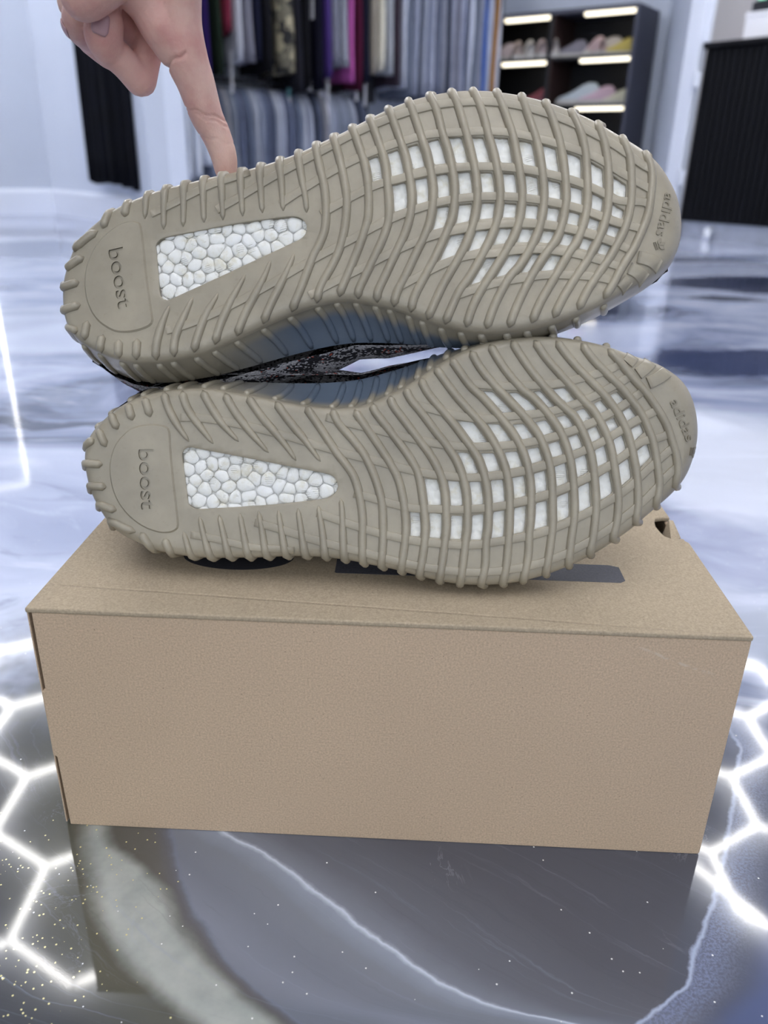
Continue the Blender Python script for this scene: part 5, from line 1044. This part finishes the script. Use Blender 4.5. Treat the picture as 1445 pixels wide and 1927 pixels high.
# creases at the joints, pressed into the skin
vc_ = np.empty(len(me2.vertices) * 3); me2.vertices.foreach_get('co', vc_); vc_ = vc_.reshape(-1, 3) + org
vn_ = np.empty(len(me2.vertices) * 3); me2.vertices.foreach_get('normal', vn_); vn_ = vn_.reshape(-1, 3)
for c, a, R_, dep, sg in CREASES:
    a = np.array(a, float); a /= np.linalg.norm(a); d = (vc_ - np.array(c)) @ a
    m_ = (np.linalg.norm(vc_ - np.array(c), axis=1) < R_) & (vn_[:, 1] < 0.5)
    wob_ = 0.0006 * np.sin(vc_[:, 0] * 700)
    vc_ -= vn_ * (m_ * dep * np.exp(-((d + wob_) / sg) ** 2))[:, None]
me2.vertices.foreach_set('co', (vc_ - org).ravel()); me2.update()
# nails follow the round of the finger tip
def nail(chain, i0, out, half_ang, half_len):
    Q = smooth_path(np.array(HAND[chain]), 8); s = np.r_[0, np.cumsum(np.linalg.norm(np.diff(Q[:, :3], axis=0), axis=1))]
    c0 = s[int(round(i0 * 8))]; out = np.array(out, float); out /= np.linalg.norm(out)
    at = lambda d: np.array([np.interp(c0 + d, s, Q[:, k]) for k in range(4)])
    t = at(half_len)[:3] - at(-half_len)[:3]; t /= np.linalg.norm(t)
    out = out - t * (out @ t); out /= np.linalg.norm(out); sd = np.cross(out, t)
    V = []; F = []; n = 11
    for i in range(n):
        for j in range(n):
            a = -1 + 2 * i / (n - 1); b = -1 + 2 * j / (n - 1)
            q = at(half_len * b); th = half_ang * a * (1 - 0.35 * abs(b) ** 4); r = q[3] + 0.0007 - 0.0004 * abs(a) ** 3
            V.append(q[:3] + r * (math.cos(th) * out + math.sin(th) * sd))
    for i in range(n - 1):
        for j in range(n - 1): F.append((i * n + j, i * n + j + 1, (i + 1) * n + j + 1, (i + 1) * n + j))
    o = mesh_obj('fingernail', np.array(V) - org, F, M['nail'], hand_root, True)
    md = o.modifiers.new('t', 'SOLIDIFY'); md.thickness = 0.0005; md.offset = -1
for nl in NAILS: nail(*nl)
hand_root.matrix_world = Matrix.Translation((0, 0, CAM_H)) @ Matrix.Scale(SHOE_K, 4) @ Matrix.Translation((0, 0, -CAM_H)) @ Matrix.Translation(org)

# ------------------------------------------------------------------ clothes rack along the back wall
rack = empty('clothes_rack', (*rk(0.6), 0)); tag(rack, 'black tube clothes rack with two rails along the back wall', 'clothes rack')
def rloc(s, off, z): p = rk(s, off) - np.array(rack.location[:2]); return (p[0], p[1], z)
def tube_part(name, pts, r, mat, parent, seg=10):
    V, F = tube_geo(pts, r, seg=seg); return mesh_obj(name, V, F, mat, parent, True)
tube_part('lower_rail', [rloc(-0.02, 0, 0.777), rloc(1.32, 0, 0.777)], 0.012, M['black_metal'], rack)
tube_part('upper_rail', [rloc(0.0, 0, 1.72), rloc(2.45, 0, 1.72)], 0.014, M['black_metal'], rack)
for s in (-0.02, 0.62, 1.32, 2.42): tube_part('post', [rloc(s, -0.02, 0.0), rloc(s, -0.02, 1.80)], 0.016, M['black_metal'], rack)
V, F = prism([tuple(np.array(rloc(1.27, 0.03, 0)[:2])), tuple(np.array(rloc(1.36, 0.03, 0)[:2])), tuple(np.array(rloc(1.36, -0.06, 0)[:2])), tuple(np.array(rloc(1.27, -0.06, 0)[:2]))], 0.70, 0.90); mesh_obj('corner_bracket', V, F, M['black_metal'], rack)

def cloth(name, c, c2=None, sc=60):
    k = NT(name); P = k.coord()
    c2 = c2 or tuple(x * 0.72 for x in c[:3]) + (1,)
    n = k.noise(k.mapping(P, (1, 1, 0.12)), sc, 4, 0.65)
    k.set(color=k.ramp(n, [(0.38, c2), (0.62, c)]), rough=0.85, spec=0.15); return k.m
def camo(name):
    k = NT(name); P = k.coord(); n = k.noise(P, 9, 3, 0.5); n2 = k.noise(k.mapping(P, loc=(3, 1, 2), ), 12, 3)
    c = k.ramp(n, [(0.42, lin(22, 22, 24)), (0.48, lin(96, 92, 78))], 'CONSTANT')
    k.set(color=k.mix(k.math('GREATER_THAN', n2, 0.57), c, lin(150, 142, 118)), rough=0.9); return k.m
M['tag'] = plain('white_card_tag', lin(240, 240, 245), 0.6)
M['teal'] = plain('teal_card', lin(120, 175, 180), 0.6)
M['hanger'] = plain('hanger_plastic', lin(30, 30, 34), 0.4)
yaw_r = math.atan2(RN[1], RN[0])          # local x of a garment = across the rail towards the room, local y = along the rail
def garment(name, s, top, L, W, th, mat, label, group=None, drop=0.10, power=2.6, flare=0.0, seed=0, tags=(), off=0.0, fold=0.010):
    r_ = random.Random(seed)
    p = rk(s, off); root = empty(name, (p[0], p[1], top), yaw_r + r_.uniform(-0.05, 0.05))
    tag(root, label, 'garment', group)
    ny, nz = 13, 10; V = []; F = []
    ph = r_.uniform(0, 6); ph2 = r_.uniform(0, 6)
    for side in (1, -1):
        for i in range(nz):
            v = i / (nz - 1)
            for j in range(ny):
                u = -1 + 2 * j / (ny - 1)
                hw = W / 2 * (1 + flare * v)
                zt = -0.035 - drop * abs(u) ** power
                z = zt + (-L + 0.006 * math.sin(5 * u + ph) - zt) * v
                x = u * hw * (1 - 0.03 * math.sin(6 * v + ph2))
                t = th / 2 * (1 - 0.75 * abs(u) ** 6) * (0.55 + 0.45 * min(1, v * 4))
                wv = fold * math.sin(u * 9 + ph) * v * (0.4 + 0.6 * math.sin(3 * v + ph2) ** 2)
                V.append((x, side * t + wv, z))
    m = ny * nz
    for i in range(nz - 1):
        for j in range(ny - 1):
            a = i * ny + j; F.append((a, a + 1, a + ny + 1, a + ny)); F.append((m + a, m + a + ny, m + a + ny + 1, m + a + 1))
    rim = [j for j in range(ny)] + [i * ny + ny - 1 for i in range(1, nz)] + [(nz - 1) * ny + j for j in range(ny - 2, -1, -1)] + [i * ny for i in range(nz - 2, 0, -1)]
    for k in range(len(rim)):
        a, b = rim[k], rim[(k + 1) % len(rim)]; F.append((a, m + a, m + b, b))
    mesh_obj('fabric', V, F, mat, root, True)
    hk = [(0, 0, -0.05), (0, 0, -0.01), (0.012, 0, 0.012), (0, 0, 0.026), (-0.012, 0, 0.018)]
    tube_part('hanger_hook', smooth_path(hk, 3), 0.003, M['hanger'], root, 6)
    for x, z0, z1, w_, mt in tags:
        bm = bmesh.new(); add_box(bm, x - w_ / 2, x + w_ / 2, -th / 2 - 0.006, -th / 2 - 0.003, z0, z1)
        bm_obj('hang_tag', bm, M[mt], root)
    return root
jeans_c = [lin(150, 158, 178), lin(120, 130, 152), lin(172, 178, 196), lin(96, 104, 126), lin(138, 145, 160), lin(64, 70, 88), lin(185, 190, 204), lin(108, 116, 140), lin(160, 160, 168)]
jm = [cloth('faded_cloth_%s' % n, c, None, 90) for n, c in zip('a b c d e f g h i'.split(), jeans_c)]
S0, S1, NJ = 0.17, 1.22, 30
for i in range(NJ):
    s = S0 + (S1 - S0) * i / (NJ - 1)
    garment('hanging_trousers', s, 0.777, 0.56 + rng.uniform(-0.03, 0.03), 0.34, 0.030, jm[(i * 5 + rng.randrange(3)) % 9], 'grey blue garment in the packed lower row of the clothes rack', 'garments packed on the lower rail', 0.15, 2.2, 0.0, i + 1)
wm = cloth('white_cloth', lin(236, 240, 248), lin(214, 220, 234))
for i, (s, L, lb) in enumerate(((0.02, 0.56, 'white garment at the left end of the lower rail, longest of the three'), (0.075, 0.54, 'white garment second from the left end of the lower rail'), (0.125, 0.47, 'white garment on the lower rail, next to the grey blue row'))):
    garment('hanging_trousers', s, 0.777, L, 0.36, 0.045, wm, lb, 'white garments on the lower rail', 0.07, 3.0, 0, 60 + i)
# upper rail, mixed colours
def cm(n, c, c2=None): return cloth(n, lin(*c), lin(*c2) if c2 else None)
up = [
 (0.16, 0.98, (44, 26, 84), 'violet garment at the left of the upper rail beside the hand', 0.05, ()),
 (0.22, 0.93, (28, 40, 30), 'dark green garment on the upper rail near the hand', 0.05, ()),
 (0.29, 0.72, (120, 40, 60), 'short wine red garment on the upper rail near the hand', 0.05, ()),
 (0.34, 0.86, (186, 188, 198), 'pale grey garment on the upper rail with a dangling white strap', 0.05, ((0.12, -1.02, -0.80, 0.035, 'tag'),)),
 (0.40, 0.86, (120, 120, 132), 'mid grey garment on the upper rail left of the navy one', 0.05, ()),
 (0.46, 0.84, (24, 27, 48), 'navy garment on the upper rail left of the camouflage one', 0.05, ()),
 (0.52, 0.90, (18, 18, 24), 'black garment on the upper rail left of the camouflage one', 0.05, ()),
 (0.66, 0.90, 'camo', 'large camouflage garment on the upper rail above the black post', 0.13, ()),
 (0.73, 1.00, (30, 30, 38), 'charcoal garment with a teal and white tag on the upper rail', 0.05, ((0.10, -1.13, -1.02, 0.045, 'tag'), (0.10, -1.02, -0.97, 0.045, 'teal'))),
 (0.79, 0.96, (14, 14, 20), 'black garment right of the camouflage one, white tag above its hem', 0.07, ((0.15, -0.66, -0.54, 0.04, 'tag'),)),
 (0.86, 0.97, (12, 12, 30), 'blue black garment with a white tag low on the upper rail', 0.06, ((0.12, -0.98, -0.92, 0.05, 'tag'), (0.16, -0.60, -0.44, 0.04, 'tag'))),
 (0.92, 0.90, (74, 54, 120), 'purple garment on the upper rail left of the grey coat', 0.045, ((0.14, -1.01, -0.87, 0.035, 'tag'),)),
 (0.98, 0.84, (120, 122, 136), 'grey coat on the upper rail with a long white tag strip', 0.07, ((0.15, -1.16, -0.86, 0.04, 'tag'),)),
 (1.045, 0.84, (150, 152, 164), 'light grey garment left of the pink one', 0.05, ()),
 (1.09, 0.92, (190, 96, 168), 'bright pink garment on the upper rail', 0.035, ()),
 (1.135, 0.96, (74, 22, 48), 'dark magenta garment right of the pink one', 0.04, ()),
 (1.185, 0.92, (22, 24, 42), 'navy black garment between pink and cream ones with a white tag', 0.06, ((0.14, -1.02, -0.88, 0.032, 'tag'),)),
 (1.25, 0.86, (160, 152, 140), 'brownish cream garment on the upper rail', 0.045, ((0.14, -1.05, -0.89, 0.035, 'tag'),)),
 (1.30, 0.84, (226, 222, 206), 'bright cream garment on the upper rail', 0.04, ()),
 (1.36, 0.86, (160, 164, 172), 'pearl grey garment at the right end of the mixed row', 0.06, ()),
 (1.42, 0.92, (62, 52, 62), 'dark maroon garment at the right end of the mixed row', 0.05, ()),
]
for i, (s, L, c, lb, th, tg) in enumerate(up):
    mt = camo('camouflage_cloth') if c == 'camo' else cm('garment_cloth_%d' % 0, c)
    garment('hanging_jacket', s, 1.72, L, 0.44, th, mt, lb, 'mixed garments on the upper rail', 0.12, 2.0, 0.05, 100 + i, tg)
lc = [(214, 220, 238), (120, 128, 146), (150, 156, 176), (90, 96, 112), (170, 176, 196), (132, 138, 158), (186, 192, 212), (110, 116, 136), (146, 150, 166), (74, 80, 96), (160, 164, 184), (128, 130, 146), (176, 182, 206), (92, 100, 124)]
for i in range(17):
    s = 1.49 + i * 0.037
    white = i == 0
    lb = 'white long garment at the left of the long row' if white else 'long grey blue garment in the row beside the cabinet'
    garment('hanging_long_garment', s, 1.72, 0.98 + rng.uniform(-0.02, 0.02) + (0.0 if not white else -0.05), 0.42, 0.034, cloth('film_cloth', lin(*lc[i % 14]), None, 120), lb, 'long garments beside the cabinet', 0.10, 2.2, 0.03, 200 + i,
            ((0.16, -0.78, -0.66, 0.04, 'tag'),) if i == 9 else ())
for i, (s, c, lb) in enumerate(((2.125, (74, 110, 190), 'blue long garment in the row beside the cabinet'), (2.165, (190, 196, 214), 'pale long garment right of the blue one'), (2.205, (168, 122, 70), 'orange brown long garment at the right end of the row'), (2.245, (208, 212, 226), 'pale long garment last before the cabinet'))):
    garment('hanging_long_garment', s, 1.72, 0.98, 0.42, 0.034, cm('long_cloth', c), lb, 'long garments beside the cabinet', 0.10, 2.2, 0.03, 300 + i)

# ------------------------------------------------------------------ black cloth on the return wall
rd_ = (np.array(P1) - np.array(P0)); Lr = np.linalg.norm(rd_); rd_ /= Lr; rn_ = np.array((rd_[1], -rd_[0]))
if rn_[1] > 0: rn_ = -rn_
ct = empty('hanging_cloth', (*(np.array(P0) + rd_ * 1.01 + rn_ * 0.06), 0)); tag(ct, 'long black cloth hanging in folds on the white wall behind the hand', 'cloth')
V = []; F = []; nx_, nz_ = 60, 14
for k in range(2):
    for i in range(nx_):
        u = i / (nx_ - 1)
        for j in range(nz_):
            v = j / (nz_ - 1)
            x = (u - 0.5) * 0.55; y = 0.018 * math.sin(u * 27 + 0.5) * (0.5 + 0.5 * v) + 0.010 * math.sin(u * 61) - 0.004 * k
            zb = 0.195 + (0.05 * max(0, 1 - u / 0.10) ** 2) + 0.015 * math.sin(u * 4)
            p = rd_ * x + rn_ * (y + 0.004)
            V.append((p[0], p[1], 1.9 + (zb - 1.9) * v))
m_ = nx_ * nz_
for i in range(nx_ - 1):
    for j in range(nz_ - 1):
        a = i * nz_ + j; F.append((a, a + nz_, a + nz_ + 1, a + 1)); F.append((m_ + a, m_ + a + 1, m_ + a + nz_ + 1, m_ + a + nz_))
rim = [i * nz_ for i in range(nx_)] + [(nx_ - 1) * nz_ + j for j in range(1, nz_)] + [i * nz_ + nz_ - 1 for i in range(nx_ - 2, -1, -1)] + [j for j in range(nz_ - 2, 0, -1)]
for k in range(len(rim)):
    a, b = rim[k], rim[(k + 1) % len(rim)]; F.append((a, m_ + a, m_ + b, b))
mesh_obj('fabric', V, F, cloth('black_cloth', lin(10, 12, 22), lin(5, 6, 12)), ct, True)
tube_part('curtain_rod', [tuple(rd_ * -0.30) + (1.91,), tuple(rd_ * 0.30) + (1.91,)], 0.012, M['black_metal'], ct)

# ------------------------------------------------------------------ display cabinet with lit shelves
cab = empty('display_cabinet', (*cb(0, 0), 0)); tag(cab, 'tall black display cabinet with warm lit shelves of shoes', 'cabinet')
cab_o = np.array(cab.location[:2])
M['cab_black'] = plain('cabinet_black', lin(13, 13, 18), 0.5)
M['cab_side'] = plain('cabinet_side', lin(66, 68, 82), 0.5)
M['cab_wood'] = plain('cabinet_inner_side', lin(48, 32, 31), 0.5)
CW, CDP, CH = 1.165, 0.36, 1.275
def cab_box(name, s0, s1, o0, o1, z0, z1, mat, parent=None, bev=0):
    pts = [cb(s0, o0) - cab_o, cb(s1, o0) - cab_o, cb(s1, o1) - cab_o, cb(s0, o1) - cab_o]
    V, F = prism([tuple(p) for p in pts], z0, z1)
    bm = bmesh.new(); vs = [bm.verts.new(p) for p in V]
    for q in F: bm.faces.new([vs[i] for i in q])
    return bm_obj(name, bm, mat, parent or cab)
cab_box('side_panel', 0, 0.02, -CDP, 0, 0, CH, M['cab_side'])
cab_box('side_panel', CW - 0.02, CW, -CDP, 0, 0, CH, M['cab_black'])
cab_box('divider', 0.575, 0.600, -CDP + 0.02, -0.002, 0.06, CH - 0.02, M['cab_black'])
cab_box('back_panel', 0.02, CW - 0.02, -CDP, -CDP + 0.02, 0, CH, M['cab_black'])
cab_box('top_panel', 0.02, CW - 0.02, -CDP + 0.02, 0, CH - 0.025, CH, M['cab_side'])
cab_box('plinth', 0.02, CW - 0.02, -CDP + 0.02, -0.02, 0, 0.06, M['cab_black'])
SHZ = (1.005, 0.722, 0.44, 0.16)
for a, b in ((0.02, 0.575), (0.60, CW - 0.02)):
    cab_box('inner_side', b - 0.008, b, -CDP + 0.02, -0.01, 0.06, CH - 0.025, M['cab_wood'])
    for z in SHZ: cab_box('shelf', a, b - 0.008, -CDP + 0.02, -0.012, z - 0.018, z, M['cab_black'])
    for z in (CH - 0.025,) + tuple(q - 0.018 for q in SHZ[:-1]):
        s0 = a + 0.006; s1 = a + 0.345
        cab_box('led_strip', s0, s1, -0.050, -0.016, z - 0.020, z - 0.0005, M['warm_led'])
def mini_shoe(s, off, z, L, yaw, c, lb):
    root = empty('display_shoe', (*cb(s, off), z), yaw); tag(root, lb, 'shoe', 'shoes on the lit shelves')
    W_ = L * 0.36; st = []
    prof = [(-0.50, 0.20, 0.62), (-0.42, 0.27, 0.78), (-0.25, 0.28, 0.80), (-0.10, 0.29, 0.70), (0.08, 0.33, 0.50), (0.25, 0.36, 0.36), (0.40, 0.33, 0.27), (0.50, 0.18, 0.16)]
    V = []; F = []; na = 10
    for x, w_, h in prof:
        for j in range(na):
            a = math.pi * j / (na - 1); V.append((x * L, math.cos(a) * w_ * L * 0.5, 0.10 * L + (h - 0.10) * L * 0.55 * math.sin(a) ** 0.7))
    for i in range(len(prof) - 1):
        for j in range(na - 1): F.append((i * na + j, i * na + j + 1, (i + 1) * na + j + 1, (i + 1) * na + j))
    F.append(tuple(range(na))); F.append(tuple((len(prof) - 1) * na + j for j in range(na))[::-1])
    mesh_obj('upper', V, F, plain('shoe_colour', tuple(x * 0.55 for x in c[:3]) + (1,), 0.7), root, True)
    P = [(x * L * 1.03, w_ * L * 0.56) for x, w_, h in prof]; poly = P + [(x, -y) for x, y in P[::-1]]
    V, F = prism(poly, 0, 0.115 * L); mesh_obj('sole', V, F, M['shoe_sole'], root)
cy = math.atan2(CD[1], CD[0])
M['shoe_sole'] = plain('pale_sole', lin(170, 168, 165), 0.6)
cols = [lin(236, 226, 220), lin(226, 206, 204), lin(240, 236, 230), lin(220, 200, 190), lin(232, 214, 216)]
z = SHZ[0] + 0.001
for i, s in enumerate((0.63, 0.72, 0.81, 0.90, 1.02)):
    mini_shoe(s, -0.12, z, 0.24, cy - 0.9 if i < 4 else cy + 0.1, cols[i], 'pale shoe in the row on the top shelf of the left cabinet column')
mini_shoe(0.16, -0.15, z, 0.22, cy + 0.3, lin(226, 206, 110), 'yellow shoe on the top shelf of the right cabinet column')
mini_shoe(0.28, -0.16, z, 0.25, cy + 0.3, lin(232, 222, 214), 'cream shoe in the middle of the right top shelf')
mini_shoe(0.34, -0.14, z, 0.24, cy - 0.6, lin(236, 206, 206), 'pinkish shoe beside the cream one on the right top shelf')
mini_shoe(0.49, -0.12, z, 0.22, cy + 0.2, lin(150, 146, 160), 'small grey shoe at the left of the right top shelf')
z = SHZ[1] + 0.001
mini_shoe(0.14, -0.15, z, 0.20, cy + 0.3, lin(230, 228, 205), 'cream shoe at the right end of the second shelf')
mini_shoe(0.22, -0.22, z, 0.20, cy + 0.3, lin(96, 92, 110), 'dark grey shoe on the second shelf of the right column')
mini_shoe(0.27, -0.12, z, 0.24, cy + 0.3, lin(226, 196, 214), 'pink and white shoe on the second shelf of the right column')
mini_shoe(0.40, -0.12, z, 0.28, cy + 0.1, lin(214, 226, 236), 'large pale blue white shoe on the second shelf')
mini_shoe(0.70, -0.12, z, 0.25, cy + 0.1, lin(150, 70, 84), 'dark red shoe on the second shelf of the left column')

# ------------------------------------------------------------------ ribbed counter, frame hardware, things on the counter
kon = lambda t, off=0.0: K0 + KD * t + KN * off
cn = empty('counter', (*kon(0), 0), math.atan2(KD[1], KD[0])); tag(cn, 'black ribbed shop counter with a steel foot strip at right', 'counter')
M['cnt_black'] = plain('counter_black', lin(6, 7, 14), 0.6, spec=0.2)
M['steel'] = plain('brushed_steel', lin(190, 194, 204), 0.35, 0.6, var=(20, 0.1))
# local axes: x along the counter, -y towards the room
box_obj('body', 0.02, 1.30, 0.012, 0.55, 0.085, 0.90, M['cnt_black'], cn)
box_obj('worktop', 0.0, 1.33, -0.022, 0.58, 0.90, 0.925, M['cnt_black'], cn, 0.003)
box_obj('foot_strip', 0.02, 1.30, 0.03, 0.55, 0.0, 0.085, M['steel'], cn)
V, F = tube_geo([(0.20, -0.004, 0.0), (0.20, -0.004, 0.018), (0.20, 0.006, 0.040), (0.20, 0.035, 0.050)], 0.022, seg=10); mesh_obj('foot_bracket', V, F, M['trim'], cn, True)
sl = None
for i in range(34):
    x = 0.03 + i * 0.0375
    if sl is None:
        a_ = [(0.015 * math.cos(t), -0.014 * math.sin(t)) for t in np.linspace(0, math.pi, 7)]
        V, F = prism([(p, q + 0.012) for p, q in a_], 0.09, 0.895); sl = mesh_obj('slat', V, F, M['cnt_black'], cn); sl.location = (x, 0, 0)
    else:
        o = bpy.data.objects.new('slat', sl.data); COL.objects.link(o); o.parent = cn; o.location = (x, 0, 0)
for zc in (0.757, 0.30):
    a = kon(0.012, 0.05)
    bm = bmesh.new(); add_box(bm, a[0] - 0.012, a[0] + 0.016, a[1] - 0.03, a[1] + 0.01, zc - 0.035, zc + 0.035, 0.003)
    o = bm_obj('hinge', bm, M['trim'], bpy.data.objects['trim_3'])
pm = box_obj('trim_4', 0.0, 0.030, -0.030, 0.0, 0.926, CEIL, M['trim']); pm.location = (*kon(0.005, 0.0), 0); pm.rotation_euler = (0, 0, math.atan2(KD[1], KD[0])); tag(pm, kind='structure')
wb = empty('white_carton', (*kon(0.30, -0.14), 0.925), math.atan2(KD[1], KD[0])); tag(wb, 'white box standing on the black counter at the right edge', 'box')
box_obj('body', -0.12, 0.20, -0.10, 0.14, 0.0, 0.098, M['tag'], wb, 0.003)
box_obj('lid', -0.123, 0.203, -0.103, 0.143, 0.0985, 0.118, M['tag'], wb, 0.003)
dv = empty('tape_dispenser', (*kon(0.26, -0.12), 1.0435), math.atan2(KD[1], KD[0])); tag(dv, 'small black desk gadget with a green light on the white box', 'gadget')
box_obj('body', -0.085, 0.055, -0.04, 0.05, 0.0, 0.05, M['black_metal'], dv, 0.008)
V, F = tube_geo([(-0.03, -0.032, 0.075), (-0.03, 0.042, 0.075)], 0.042, seg=20); mesh_obj('roll', V, F, M['black_metal'], dv, True)
box_obj('light', -0.055, -0.02, -0.047, -0.030, 0.055, 0.075, emis('green_light', (0.1, 0.9, 0.45, 1), 1.2), dv)
